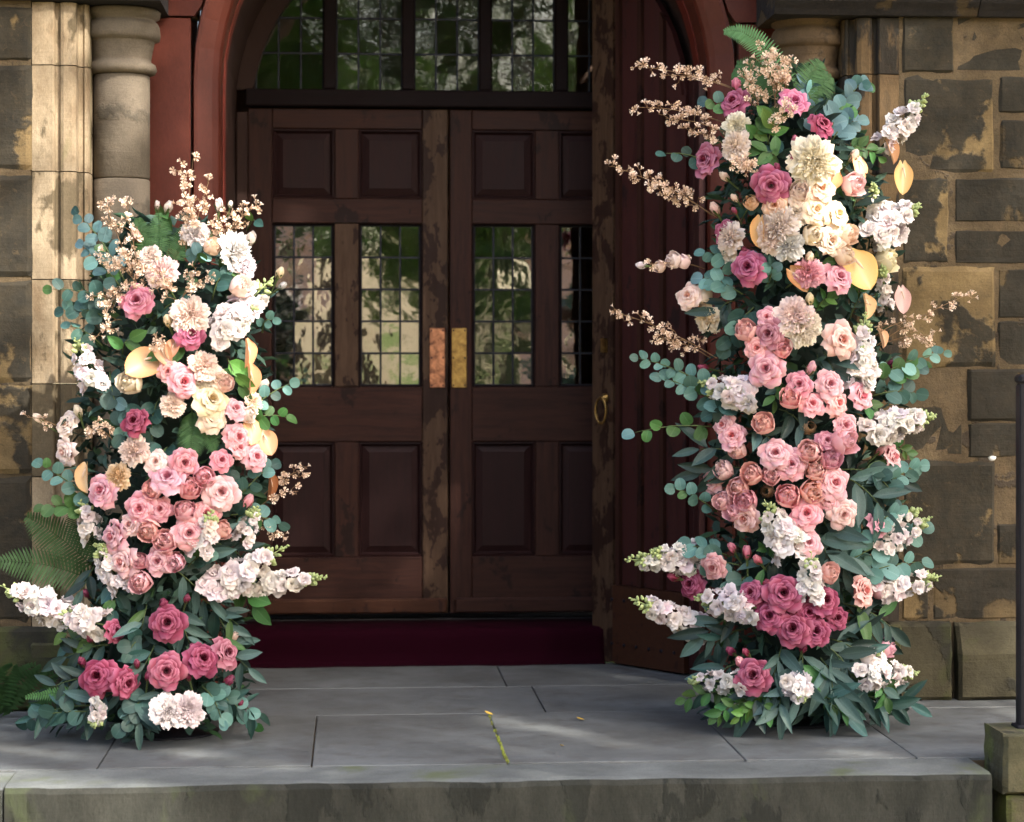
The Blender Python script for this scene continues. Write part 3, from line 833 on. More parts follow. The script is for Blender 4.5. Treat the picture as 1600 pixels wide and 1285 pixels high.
for i in range(40):
    for j in range(4): F.append((i * 4 + j, i * 4 + (j + 1) % 4, i * 4 + 4 + (j + 1) % 4, i * 4 + 4 + j))
wobj('arch_frame', V, F, M['lining'], fan)
zt = DZ(143)
ms = [(505, 526), (628, 648), (748, 768), (866, 887)]
zrows = [zt + .002] + [DZ(y) for y in (85, 30, -26, -82, -138)]
for a, b in ms:
    mx_ = (D(a) + D(b)) / 2; h = math.sqrt(RF * RF - (mx_ - XCF) ** 2) + ZSPR - .02
    mb = MB(); mb.box(D(a), D(b), 9.765, 9.845, zt + .001, h + .02, .006); mb.build('mullion', M['wood_dark'], fan)
edges = [(400, 505, 3), (526, 628, 3), (648, 748, 3), (768, 866, 3), (887, 990, 3)]
for a, b, n_ in edges:
    a_, b_ = D(a), D(b)
    hm = max(math.sqrt(max(RF * RF - (x - XCF) ** 2, 0)) for x in (a_, b_, min(max(XCF, a_), b_))) + ZSPR - .02
    zz = [z for z in zrows if z < hm]
    zz.append(min(hm, zz[-1] + .165))
    leaded(a_, b_, zz[0], zz[-1], n_, zz, fan, 'light', y=9.82, inside=lambda x, z: (x - XCF) ** 2 + max(0, z - .08 - ZSPR) ** 2 < (RF + .03) ** 2, tilt=1.3)

# ------------------------------------------------------------------ folded outer door at the right
def fold_door():
    B = Vector((1.413, 8.977)); A = Vector((1.098, 9.43))
    e = (A - B); L = e.length; e.normalize(); nrm = Vector((e.y, -e.x))     # points to the camera side
    if nrm.y > 0: nrm = -nrm
    fd = empty('outer_door', (B.x, B.y, 0.02), 'folded back outer door of dark red planks with brass ring handle', 'door')
    def slab_(name, s0, s1, t0, t1, z0, zf, mat, nseg=3, bev=.003):
        """box between distances s0..s1 along the leaf, thickness t0..t1, top height zf(s)"""
        V = []
        ss = [s0 + (s1 - s0) * i / nseg for i in range(nseg + 1)]
        for s in ss:
            for t, z in ((t0, z0), (t1, z0), (t1, zf(s)), (t0, zf(s))):
                p = B + e * s + nrm * t; V.append((p.x, p.y, z))
        F = [(i * 4 + j, i * 4 + (j + 1) % 4, i * 4 + 4 + (j + 1) % 4, i * 4 + 4 + j) for i in range(nseg) for j in range(4)] + [(0, 1, 2, 3), tuple(reversed(range(nseg * 4, nseg * 4 + 4)))]
        return wobj(name, V, F, mat, fd)
    def arch(s):
        x = (B + e * s).x; return ZSPR + math.sqrt(max((R_IN - .03) ** 2 - (x - XC) ** 2, 0.0)) - .01
    flat = lambda z: (lambda s: z)
    n = 4; w = L / n
    for k in range(n): slab_('plank', k * w + .002, (k + 1) * w - .002, 0, .03, .345, arch, M['wood_red'])
    slab_('back_board', 0.0, L, -.02, -.001, .010, arch, M['wood_dark'])
    for k in range(1, n): slab_('cover_bead', k * w - .012, k * w + .012, .0305, .050, .345, arch, M['wood_v'])  # paler brown beads stand in for highlights on the mouldings
    slab_('edge_stile', L - .105, L + .028, -.022, .046, .010, lambda s: arch(L), M['wood_worn'], 1)  # paler wood imitates light caught on the leading edge
    slab_('hinge_stile', -.005, .03, .0305, .044, .345, arch, M['wood_red'])
    slab_('kickboard', 0.0, L - .106, 0.0, .048, .010, flat(.342), M['wood_kick'])
    for r_ in range(2):
        for k in range(6):
            p = B + e * (.06 + k * .078) + nrm * .048
            mb = MB(); mb.lathe([(.008, 0), (.006, .004), (.002, .005)], (0, 0), 8); me = mesh('nail_stud', mb.V, mb.F, M['iron'])
            ang = math.atan2(nrm.y, nrm.x)
            obj('nail_stud', me, fd, Matrix.Translation(Vector((p.x, p.y, .09 + r_ * .19)) - fd.location) @ Matrix.Rotation(ang, 4, 'Z') @ Matrix.Rotation(math.radians(90), 4, 'Y'))
    # ring handle with back plate and latch
    p = B + e * (L - .060) + nrm * .048
    rz = ZA(953, 640, 9.40); ang = math.atan2(nrm.y, nrm.x)
    Rm = Matrix.Rotation(ang, 4, 'Z') @ Matrix.Rotation(math.radians(90), 4, 'Y')
    mb = MB(); mb.lathe([(.020, 0), (.020, .006), (.012, .012), (.006, .03)], (0, 0), 16); me = mesh('rose_plate', mb.V, mb.F, M['brass'], True)
    obj('rose_plate', me, fd, Matrix.Translation(Vector((p.x, p.y, rz + .05)) - fd.location) @ Rm)
    V, F = [], []
    nR, nr = 28, 8
    for i in range(nR):
        a = 2 * math.pi * i / nR
        for j in range(nr):
            b = 2 * math.pi * j / nr; rr = .055 + .0065 * math.cos(b)
            q = Vector((p.x, p.y)) + nrm * (.026 + .0065 * math.sin(b)) + e * (rr * .62 * math.cos(a))
            V.append((q.x, q.y, rz - .003 + rr * math.sin(a)))
    F = [(i * nr + j, ((i + 1) % nR) * nr + j, ((i + 1) % nR) * nr + (j + 1) % nr, i * nr + (j + 1) % nr) for i in range(nR) for j in range(nr)]
    wobj('ring_handle', V, F, M['brass'], fd, True)
    lz = ZA(958, 540, 9.40)
    V = []
    for s in (L - .072, L - .048):
        for t, z in ((.0465, lz - .03), (.066, lz - .03), (.066, lz + .03), (.0465, lz + .03)):
            q = B + e * s + nrm * t; V.append((q.x, q.y, z))
    wobj('latch_plate', V, [(0, 1, 5, 4), (1, 2, 6, 5), (2, 3, 7, 6), (3, 0, 4, 7), (0, 3, 2, 1), (4, 5, 6, 7)], M['brass'], fd)
    # second leaf of the fold, against the jamb
    fd2 = empty('outer_door', (1.42, 8.8, 0.02), 'hinge leaf of the folded outer door against the right reveal', 'door')
    for k in range(2):
        mb = MB(); mb.box(1.395, 1.424, 8.70 + k * .135, 8.83 + k * .135, .010, 2.5, .003); mb.build('plank', M['wood_red'], fd2)
fold_door()

# ------------------------------------------------------------------ flower builders (unit size: radius 1, facing +Z)
def petal(r0, a0, a1, L, w, Rc, phi, pw=1.0, curl=0.0, ruf=0.0, notch=0.0, nu=5, nv=5, z0=0.0, seed=0.0, narrow=0.45, apex=0.0):
    """one petal as a curved grid: grows from radius r0, leaning a0..a1 from the axis, cupped round Rc"""
    V, A = [], []
    r, z = r0, z0
    pts = []
    for j in range(nv):
        v = j / (nv - 1)
        a = a0 + (a1 - a0) * v ** pw + curl * max(0, v - .7) / .3
        if j: r += math.sin(a) * L / (nv - 1); z += math.cos(a) * L / (nv - 1)
        pts.append((r, z, v, a))
    c, s = math.cos(phi), math.sin(phi)
    for (r, z, v, a) in pts:
        wid = w * (narrow + (1 - narrow) * math.sin(min(1, v * 1.25) * math.pi / 2)) * (1 - .45 * max(0, v - .72) / .28)
        for i in range(nu):
            u = -1 + 2 * i / (nu - 1)
            f = u * wid / Rc
            lat = Rc * math.sin(f); back = Rc * (1 - math.cos(f))
            rr = r - back * math.cos(a * .35)
            zz = z - (abs(u) ** 2) * .10 * L * v * (1 + apex) + ruf * v * v * math.sin(u * 5.1 + seed * 3) + ruf * .7 * v * v * math.sin(u * 9.7 + seed * 7)
            rr += ruf * .9 * v * v * math.cos(u * 6.3 + seed * 5)
            zz -= notch * v * v * max(0, .35 - abs(u))
            x, y = rr, lat
            V.append((x * c - y * s, x * s + y * c, zz)); A.append(v)
    F = [(j * nu + i, j * nu + i + 1, (j + 1) * nu + i + 1, (j + 1) * nu + i) for j in range(nv - 1) for i in range(nu - 1)]
    return V, F, A

def calyx(mb, z=-.35, r=.22, down=.9):
    mb.tube([(0, 0, z + .15), (0, 0, z - .05), (.03, .02, z - down)], [r, r * .75, .045], 6, None, False)

def rose_variant(seed, openness=1.0):
    """inner heart mesh + list of outer petals (own sub-parts)"""
    R = random.Random(seed); mb = MB()
    # tight spiral heart
    nt = 30; V, A, F = [], [], []
    for i in range(nt + 1):
        t = i / nt; a = t * 2.6 * 2 * math.pi; r = .03 + .15 * t
        for j in range(4):
            h = [-.1, .25, .50 - .10 * t, .56 - .12 * t + .02 * math.sin(a * 1.3)][j]; fl = [.9, 1, 1.08, 1.3][j]
            V.append((r * fl * math.cos(a), r * fl * math.sin(a), h)); A.append([0, .1, .45, .75][j])
    F = [(i * 4 + j, (i + 1) * 4 + j, (i + 1) * 4 + j + 1, i * 4 + j + 1) for i in range(nt) for j in range(3)]
    mb.add(V, F, A)
    ph = R.uniform(0, 6)
    for n, r0, a0, a1, L, w, Rc, curl, zz in ((3, .15, .0, .06, .66, .30, .22, 1.3, -.12), (3, .19, .05, .16 * openness, .68, .38, .30, 1.35, -.15), (4, .22, .10, .36 * openness, .70, .42, .38, 1.4, -.18), (5, .24, .2, .62 * openness, .74, .46, .48, 1.4, -.22)):
        for k in range(n):
            p = ph + 2 * math.pi * k / n + R.uniform(-.2, .2)
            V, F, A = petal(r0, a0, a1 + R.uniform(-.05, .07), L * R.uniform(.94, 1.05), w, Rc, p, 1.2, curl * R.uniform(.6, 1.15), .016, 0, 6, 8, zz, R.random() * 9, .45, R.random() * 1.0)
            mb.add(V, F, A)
        ph += 1.1
    inner = mesh('rose', mb.V, mb.F, M['petal'], True, mb.A)
    outer = []
    for n, r0, a0, a1, L, w, Rc, curl, zz in ((5, .24, .32, .98 * openness, .88, .52, .58, 1.3, -.26), (5, .24, .5, 1.38 * openness, .98, .60, .74, 1.1, -.31)):
        for k in range(n):
            p = ph + 2 * math.pi * k / n + R.uniform(-.2, .2)
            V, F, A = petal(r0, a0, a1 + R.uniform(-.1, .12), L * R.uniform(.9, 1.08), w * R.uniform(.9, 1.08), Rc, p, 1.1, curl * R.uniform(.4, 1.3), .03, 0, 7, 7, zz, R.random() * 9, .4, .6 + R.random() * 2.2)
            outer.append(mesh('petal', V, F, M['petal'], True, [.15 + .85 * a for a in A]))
        ph += .63
    return inner, outer

def cabbage_variant(seed):
    """closed globe rose: petals wrap inward over a packed heart"""
    R = random.Random(seed); mb = MB()
    for k in range(34):
        V, F, A = petal(R.uniform(.02, .42), R.uniform(-.1, .3), R.uniform(-.3, .2), R.uniform(.55, .85), R.uniform(.15, .25), .24, R.uniform(0, 6.3), 1, R.uniform(-.5, .5), .05, .1, 4, 4, -.05 - R.uniform(0, .15), R.random() * 9)
        mb.add(V, F, [.25 + .75 * a for a in A])
    inner = mesh('globe_rose', mb.V, mb.F, M['globe'], True, mb.A)
    outer = []
    ph = 0
    for n, r0, a0, a1, L, w, Rc, zz in ((4, .25, .75, -.75, .92, .46, .50, -.33), (5, .28, 1.0, -.62, 1.08, .56, .66, -.40), (4, .26, 1.25, -.35, 1.18, .62, .80, -.46)):
        for k in range(n):
            p = ph + 2 * math.pi * k / n + R.uniform(-.2, .2)
            V, F, A = petal(r0, a0, a1, L * R.uniform(.92, 1.06), w, Rc, p, .9, R.uniform(-.2, .5), .03, .06, 6, 6, zz, R.random() * 9, .4)
            outer.append(mesh('petal', V, F, M['globe'], True, [.2 + .8 * a for a in A]))
        ph += .7
    return inner, outer

def peony_variant(seed):
    R = random.Random(seed); mb = MB()
    for lay in range(7):
        t = lay / 6; n = 7 + lay
        for k in range(n):
            p = 2 * math.pi * k / n + R.uniform(-.3, .3) + lay
            V, F, A = petal(.04 + .10 * t, .05 + .5 * t, .15 + 1.15 * t + R.uniform(-.15, .15), .50 + .36 * t * R.uniform(.8, 1.1), .20 + .12 * t, .24, p, 1.0, R.uniform(-.5, .7), .10, .22, 6, 5, .02 - .22 * t, R.random() * 9, .3)
            mb.add(V, F, [(.1 + .5 * t) + .4 * a for a in A])
    inner = mesh('peony', mb.V, mb.F, M['ruffle'], True, mb.A)
    outer = []
    for n, a1, L in ((7, 1.35, .95), (7, 1.6, 1.0)):
        for k in range(n):
            p = 2 * math.pi * k / n + R.uniform(-.2, .2) + a1 * 3
            V, F, A = petal(.15, .7, a1 + R.uniform(-.1, .1), L * R.uniform(.9, 1.06), .42, .9, p, 1.0, R.uniform(-.3, .4), .06, .15, 7, 5, -.25, R.random() * 9, .35)
            outer.append(mesh('petal', V, F, M['ruffle'], True, [.4 + .6 * a for a in A]))
    return inner, outer

def bud_variant(seed):
    R = random.Random(seed); mb = MB()
    for n, L, w, a0, a1, zz in ((3, 1.25, .42, .55, -.45, -.55), (4, 1.15, .5, .75, -.35, -.6)):
        for k in range(n):
            V, F, A = petal(.10, a0, a1, L, w, .5, 2 * math.pi * k / n + n + R.uniform(-.2, .2), 1, R.uniform(0, .5), .02, 0, 5, 5, zz, R.random() * 9, .35)
            mb.add(V, F, [.3 + .7 * a for a in A])
    me = mesh('rosebud', mb.V, mb.F, M['petal'], True, mb.A)
    mc = MB()
    for k in range(5):
        V, F, A = petal(.10, .9, -.1, .85, .17, .4, 2 * math.pi * k / 5 + .3, 1, .7, 0, 0, 3, 4, -.68, 1, .6)
        mc.add(V, F, [.45] * len(V))
    mc.tube([(0, 0, -.55), (0, 0, -.8), (.05, .05, -2.3)], [.2, .12, .07], 6, [.4] * 18, False)
    return me, mesh('calyx', mc.V, mc.F, M['stem'], True, mc.A)

def floret_variant(seed):
    """ruffled double floret of a stock spike, radius 1, facing +Z"""
    R = random.Random(seed); mb = MB()
    for n, a1, L, w, z in ((3, .5, .55, .34, .1), (4, .9, .8, .46, .03), (5, 1.35, 1.0, .58, -.06)):
        for k in range(n):
            V, F, A = petal(.05, .2, a1 + R.uniform(-.2, .2), L * R.uniform(.85, 1.1), w, .9, 2 * math.pi * k / n + R.uniform(-.3, .3) + n, 1, R.uniform(-.3, .8), .09, .12, 4, 4, z, R.random() * 9, .3)
            mb.add(V, F, [.25 + .75 * a for a in A])
    return mesh('floret', mb.V, mb.F, M['ruffle'], True, mb.A)

def heart_variant(seed, fold):
    """anthurium spathe: heart in the XY plane, tip towards -Y, facing +Z"""
    R = random.Random(seed); nu, nv = 9, 12; V, A = [], []
    for j in range(nv):
        v = j / (nv - 1)
        y = .62 - 1.62 * v
        w = .80 * (max(0.0, 1 - ((v - .34) / .66) ** 2) ** .62 if v > .34 else 1 - .55 * ((.34 - v) / .34) ** 2)
        if v > .97: w = .01
        for i in range(nu):
            u = -1 + 2 * i / (nu - 1)
            lobe = .30 * (1 - (abs(u) - .55) ** 2 / .35) * max(0, 1 - v * 2.6)
            x = u * w
            z = fold * abs(u) ** 1.4 * w * .8 - .16 * v * v + .045 * math.sin(v * 7 + u * 5 + seed) * abs(u) + .02 * math.cos(abs(u) * 14 + v * 5) * (1 - v)
            V.append((x * (1 - .25 * max(0, fold)), y + lobe, z)); A.append(1 - abs(u) * .8)
    F = [(j * nu + i, (j + 1) * nu + i, (j + 1) * nu + i + 1, j * nu + i + 1) for j in range(nv - 1) for i in range(nu - 1)]
    return mesh('anthurium', V, F, M['spathe'], True, A)
def spadix_mesh():
    mb = MB(); mb.tube([(0, .45, 0), (0, .40, .12), (0, .12, .26), (0, -.12, .34)], [.045, .06, .055, .02], 7, [.6] * 28)
    return mesh('spadix', mb.V, mb.F, M['twig'], True, [.75] * len(mb.V))

def leaf_mesh(name, L, W, pw, fold, bend, nv=6, tipr=0.0):
    """leaf along +Y from the origin, normal +Z, unit length L"""
    V, A = [], []
    for j in range(nv):
        v = j / (nv - 1)
        w = W * (math.sin(math.pi * (v ** pw) * (1 - tipr) + .0) ** .8 if 0 < v < 1 or (tipr and v > 0) else 0.02)
        y, z = L * v, -bend * v * v
        for u in (-1, -.5, 0, .5, 1):
            V.append((u * w, y, z + fold * abs(u) * w)); A.append(abs(u))
    F = [(j * 5 + i, j * 5 + i + 1, j * 5 + 6 + i, j * 5 + 5 + i) for j in range(nv - 1) for i in range(4)]
    return mesh(name, V, F, M['leaf'], True, A)
def disc_leaf(seed):
    R = random.Random(seed); V, A, F = [(0, 0.5, 0)], [0], []
    n = 12
    for ring, rr in ((0, .5), (1, 1.0)):
        for k in range(n):
            a = 2 * math.pi * k / n - math.pi / 2
            x, y = .47 * rr * math.cos(a), .5 + .5 * rr * math.sin(a)
            if ring and k == 0: y += .06
            V.append((x * R.uniform(.96, 1.04), y, .16 * (abs(x) ** 1.3) - .22 * (y - .5) ** 2 + R.uniform(-.012, .012) * ring)); A.append(min(1, abs(x) * 2.2))
    F = [(0, 1 + k, 1 + (k + 1) % n) for k in range(n)] + [(1 + k, 1 + n + k, 1 + n + (k + 1) % n, 1 + (k + 1) % n) for k in range(n)]
    return mesh('leaf', V, F, M['leaf'], True, A)

ROSES = [rose_variant(s, o) for s, o in ((1, 1.0), (2, .88), (3, 1.1), (4, .74), (5, .95), (6, .82), (7, 1.05), (8, .68))]
GLOBES = [cabbage_variant(s) for s in (11, 12, 13, 14, 15)]
PEONIES = [peony_variant(s) for s in (21, 22, 23)]
BUDS = [bud_variant(s) for s in (31, 32, 33)]
FLORETS = [floret_variant(s) for s in range(41, 47)]
HEARTS = {f: [heart_variant(51 + i, f) for i in range(2)] for f in (.25, .9)}
SPADIX = spadix_mesh()
DISCS = [disc_leaf(s) for s in range(61, 66)]
LANCES = [leaf_mesh('leaf', 1, .155, .82, .35, b) for b in (.10, .25, .02)] + [leaf_mesh('leaf', 1, .185, .85, .5, .16)]
OVALS = [leaf_mesh('leaf', 1, .30, .9, .3, b) for b in (.12, .28)]

COL = {'M': (0.46, 0.115, 0.20), 'D': (0.30, 0.052, 0.108), 'P': (0.84, 0.44, 0.49), 'K': (0.86, 0.45, 0.43), 'U': (0.70, 0.30, 0.37),
       'C': (0.84, 0.68, 0.50), 'O': (0.86, 0.56, 0.36), 'B': (0.88, 0.69, 0.61), 'W': (0.75, 0.68, 0.66), 'L': (0.79, 0.70, 0.71), 'A': (0.86, 0.58, 0.31), 'N': (0.60, 0.30, 0.15), 'H': (0.72, 0.24, 0.35),
       'e': (0.115, 0.255, 0.225), 'b': (0.125, 0.245, 0.265), 't': (0.035, 0.095, 0.080), 'g': (0.065, 0.165, 0.045), 'w': (0.075, 0.140, 0.125), 'd': (0.028, 0.058, 0.050), 'f': (0.12, 0.26, 0.05), 'y': (0.20, 0.40, 0.35)}

def face_matrix(loc, nrm, size, spin=None):
    nrm = Vector(nrm).normalized()
    q = nrm.to_track_quat('Z', 'Y')
    return Matrix.Translation(loc) @ q.to_matrix().to_4x4() @ Matrix.Rotation(rnd.uniform(0, 6.28) if spin is None else spin, 4, 'Z') @ Matrix.Diagonal((size, size, size, 1))

class Column:
    """a free-standing flower column: an Empty at its foot, every bloom and sprig a part"""
    def __init__(s, name, cx_px, label, prof, Yc, ry):
        s.Yc, s.ry = Yc, ry
        s.axis = lambda py: np.interp(py, [p[0] for p in prof], [(p[1] + p[2]) / 2 for p in prof])
        s.half = lambda py: np.interp(py, [p[0] for p in prof], [(p[2] - p[1]) / 2 for p in prof])
        s.prof = prof
        b = at(cx_px, 1100, Yc)
        s.root = empty(name, (b.x, Yc, 0.0), label, 'flower column', 'flower columns beside the church door')
        s.ox = b.x
    def loc(s, px, py, lift=0.0):
        """surveyed bloom centre -> point on the rounded body of the column (local to its foot) and outward direction"""
        ax, hw = s.axis(py), s.half(py)
        u = max(-1.25, min(1.25, (px - ax) / hw))
        c = math.sqrt(max(0.0, 1 - min(1, abs(u)) ** 2 * .92))
        ry = s.ry * np.interp(py, [s.prof[0][0], s.prof[0][0] + 120, 950, 1120], [.5, 1, 1, 1.25])
        Y = s.Yc - ry * c - lift
        p = at(px, py, Y)
        nrm = Vector((math.sin(u * 1.0), -max(.35, math.cos(u * 1.0)), .22 + rnd.uniform(-.15, .2)))
        top = max(0, (s.prof[0][0] + 160 - py) / 160)
        nrm.z += .5 * min(1, top)
        return Vector((p.x - s.ox, p.y - s.Yc, p.z)), nrm.normalized()
    def bloom(s, kind, col, px, py, d, dirx=None, squash=1.0, lift=None):
        c = COL[col]; R = d / 2 / 441.0
        if kind == 'peony' and col in 'CB': c = (.90, .755, .59) if col == 'C' else (.90, .72, .62)
        if col in 'PKUDM' and kind != 'bud':
            mate = COL[{'P': 'KBU', 'K': 'PPB', 'U': 'PDK', 'D': 'UMD', 'M': 'DUM'}[col][rnd.randrange(3)]]; f = rnd.random() ** 1.5 * .45
            c = tuple(x * (1 - f) + y * f for x, y in zip(c, mate))
        c = tuple(min(.92, x * rnd.uniform(.92, 1.05)) for x in c); R *= rnd.uniform(.92, 1.08)
        p, n = s.loc(px, py, (R * .4 + .035 if lift is None else lift))
        n = (n + Vector((rnd.uniform(-.25, .25), 0, rnd.uniform(-.2, .2)))).normalized()
        if dirx is not None: n = Vector((dirx[0], -.6, dirx[1])).normalized()
        if kind == 'bud':
            me, cal = rnd.choice(BUDS)
            up = Vector((n.x * .9 + rnd.uniform(-.3, .3), -.45, .75 + rnd.uniform(-.3, .3)))
            if dirx is not None: up = Vector((dirx[0], -.3, dirx[1]))
            o = obj('rosebud', me, s.root, face_matrix(p, up, R * 1.5), c)
            obj('calyx', cal, o)
            return o
        lib, nm, k = {'rose': (ROSES, 'rose', 1.24), 'globe': (GLOBES, 'globe_rose', 1.5), 'peony': (PEONIES, 'peony', 1.2)}[kind]
        inner, outer = rnd.choice(lib)
        Mx = face_matrix(p, n, R * k) @ Matrix.Diagonal((1, 1, squash, 1))
        o = obj(nm, inner, s.root, Mx, c)
        for q in outer: obj('petal', q, o, None, c)
        return o
    def heart(s, col, px, py, d, fold=.25, spin=0.0, n=None, aspect=1.0):
        R = d / 2 / 441.0; p, nn = s.loc(px, py, .05)
        n = Vector(n) if n else nn
        n = n.normalized()
        # tip direction: down in the picture turned by spin
        tip = Vector((math.sin(spin), 0, -math.cos(spin))); ydir = -(tip - n * tip.dot(n)).normalized(); xdir = ydir.cross(n)
        Rm = Matrix((xdir, ydir, n)).transposed().to_4x4()
        o = obj('anthurium', rnd.choice(HEARTS[fold]), s.root, Matrix.Translation(p) @ Rm @ Matrix.Diagonal((R * 1.15 * aspect, R * 1.15, R * 1.15, 1)), tuple(x * rnd.uniform(.9, 1.05) for x in COL[col]))
        obj('spadix', SPADIX, o)
        return o
    def spike(s, bx, by, tx, ty, width, col='W', lift0=.03, lift1=.10, buds=.28, gap=1.0):
        """stock spike from base to tip; florets are sub-parts"""
        a, na = s.loc(bx, by, lift0); b, nb = s.loc(tx, ty, lift1)
        ax = b - a; L = ax.length; ax.normalize()
        W = width / 2 / 441.0
        mb = MB(); mb.tube([a * 1.0, a + ax * L * .5, b], [.004, .0035, .0015], 5, [.3] * 5 + [.6] * 5 + [.9] * 5)
        # green-white buds at the tip
        side = ax.orthogonal().normalized()
        for k in range(int(12 + L * 40)):
            t = 1 - buds * rnd.random() ** .8
            q = Quaternion(ax, k * 2.4) @ side
            rr = W * .55 * ((1 - t) / buds) * rnd.uniform(.5, 1.0) + .002
            c = a + ax * L * t + q * rr
            sz = .0045 + .007 * (1 - t) / buds
            d = (q + ax * .8).normalized()
            mb.tube([c - d * sz, c - d * sz * .3, c + d * sz * .6, c + d * sz * 1.3], [sz * .3, sz * .8, sz * .7, sz * .15], 6, [.8 + .2 * rnd.random()] * 24)
        o = obj('stock_spike', mesh('stock_spike', mb.V, mb.F, M['stem'], True, mb.A), s.root)
        n = max(8, int(L * (1 - buds) / (.0195 * gap)) + 4)
        for k in range(n):
            t = (k + .5) / n * (1 - buds * .8) - .02
            ang = k * 2.399 + rnd.uniform(-.3, .3)
            q = Quaternion(ax, ang) @ side
            if q.y > .35: q.y *= -1                       # fewer florets wasted behind the stem
            q.normalize()
            rad = W * (1.0 - .42 * max(0, t - .35) / .65)
            fs = rad * .72 * rnd.uniform(.85, 1.15)
            loc = a + ax * L * t + q * rad * .52
            nrm = (q + ax * .35 + Vector((0, -.35, .1))).normalized()
            c = tuple(min(.9, x * rnd.uniform(.95, 1.04)) for x in COL[rnd.choice((col, col, 'L', 'W', 'W'))])
            obj('floret', rnd.choice(FLORETS), o, face_matrix(loc, nrm, fs), c)
        return o
    def sprig(s, kind, col, bx, by, tx, ty, leaf, n, lift0=0.0, lift1=.08, droop=.0, name=None, spread=1.0, ground=False):
        """stem with leaves as sub-parts: kind round | lance | oval"""
        a, na = s.loc(bx, by, lift0); b, nb = s.loc(tx, ty, lift1)
        uu = abs(tx - s.axis(ty)) / s.half(ty)
        if kind != 'round' or uu < .8: b.y += .05 if uu < .8 else .0; a.y += .03
        if kind == 'oval': leaf *= .74
        if kind == 'lance': leaf *= .78; b = a + (b - a) * .84
        if kind == 'round': leaf *= .9
        if ground: b.z = max(b.z, .012)
        mid = (a + b) / 2 + Vector((rnd.uniform(-.02, .02), -.03, .03 + droop))
        P = [a * (1 - t) ** 2 + mid * 2 * t * (1 - t) + b * t * t for t in (0, .25, .5, .75, 1)]
        mb = MB(); mb.tube(P, [.003, .0026, .0022, .0018, .001], 5, [.35] * 25)
        o = obj(name or {'round': 'eucalyptus_sprig', 'lance': 'willow_eucalyptus_sprig', 'oval': 'leaf_sprig'}[kind], mesh('sprig', mb.V, mb.F, M['stem'], True, mb.A), s.root)
        for k in range(n):
            t = min(1, (k + 1) / n); x = t * 4; i = min(3, int(x)); f = x - i
            p = P[i].lerp(P[i + 1], f); d = (P[i + 1] - P[i]).normalized()
            sd = 1 if k % 2 else -1
            view = Vector((rnd.uniform(-.5, .5), -1, rnd.uniform(-.3, .7))).normalized()
            lat = d.cross(view).normalized() * sd
            ang = rnd.uniform(.55, 1.15) * spread if k < n - 1 else rnd.uniform(-.2, .2)
            ld = (d * math.cos(ang) + lat * math.sin(ang) + Vector((0, rnd.uniform(-.35, .1), -.1))).normalized()
            nr = view - ld * view.dot(ld)
            nr = (nr + Vector((rnd.uniform(-.45, .45), rnd.uniform(-.2, .2), rnd.uniform(-.35, .45))) * .8); nr = (nr - ld * nr.dot(ld)).normalized()
            sz = leaf / 441.0 * rnd.uniform(.78, 1.12) * (1 - .25 * t if kind == 'round' else 1)
            if ground and p.z + ld.z * sz < .008: ld.z = max(ld.z, (.01 - p.z) / sz); ld.normalize(); nr = (nr - ld * nr.dot(ld)).normalized()
            xd = ld.cross(nr)
            Rm = Matrix((xd, ld, nr)).transposed().to_4x4()
            sx = sz * rnd.uniform(.8, 1.08)
            me = rnd.choice({'round': DISCS, 'lance': LANCES, 'oval': OVALS}[kind])
            c = COL[col if rnd.random() < .8 else rnd.choice('eetgyb' if kind == 'round' else ('wdtg' if kind == 'lance' else 'gtf'))]
            fv = rnd.uniform(.62, 1.2); c = tuple(x * fv for x in c)
            obj('leaf', me, o, Matrix.Translation(p) @ Rm @ Matrix.Diagonal((sx, sz, sz * rnd.uniform(.6, 1.6), 1)), c)
        return o
    def branch(s, bx, by, tx, ty, n=60, spread=.035, lift0=0.0, lift1=.10, start=.2):
        """dry blossom branch: wiry stems with little trumpet blossoms, one part"""
        a, _ = s.loc(bx, by, lift0); b, _ = s.loc(tx, ty, lift1)
        mid = (a + b) / 2 + Vector((0, -.01, .03))
        cv = lambda t: a * (1 - t) ** 2 + mid * 2 * t * (1 - t) + b * t * t
        mb = MB(); mb.tube([cv(t / 6) for t in range(7)], [.0022 - .0002 * t for t in range(7)], 4, [.15] * 28)
        nt = max(3, int(n / (6.2 if spread < .038 else 4.4)))
        for k in range(nt):
            t = min(.985, start + (1 - start) * (k + rnd.uniform(.2, .8)) / nt)
            base = cv(t); ax = (cv(min(1, t + .05)) - cv(t - .05)).normalized()
            tw = Vector((rnd.uniform(-1, 1), rnd.uniform(-1, .4), rnd.uniform(-1, 1)))
            off = (tw - ax * tw.dot(ax) * .6).normalized() * spread * rnd.uniform(.35, 1.35) * (1.15 - .5 * t) + ax * spread * rnd.uniform(.2, 1.1)
            end = base + off
            mb.tube([base, base + off * .5 + Vector((0, 0, .004)), end], [.0012, .001, .0008], 4, [.12] * 12, False)
            for q_ in range(rnd.randint(2, 4)):
                f = rnd.uniform(.7, 1.0)
                root_ = base + off * f
                e2 = Vector((rnd.uniform(-1, 1), rnd.uniform(-1, .5), rnd.uniform(-.8, 1))).normalized() * rnd.uniform(.006, .017)
                tip = root_ + e2
                mb.tube([root_, tip], [.0007, .0006], 3, [.2] * 6, False)
                d = (e2.normalized() + off.normalized() * .4 + Vector((rnd.uniform(-.3, .3), rnd.uniform(-.6, .1), rnd.uniform(-.2, .4)))).normalized()
                u = d.orthogonal().normalized(); w = d.cross(u)
                tone = rnd.uniform(.55, 1.0); sz = rnd.uniform(.0065, .0125)
                V = [tip - d * sz * .4]; F = []; A = [tone * .5]
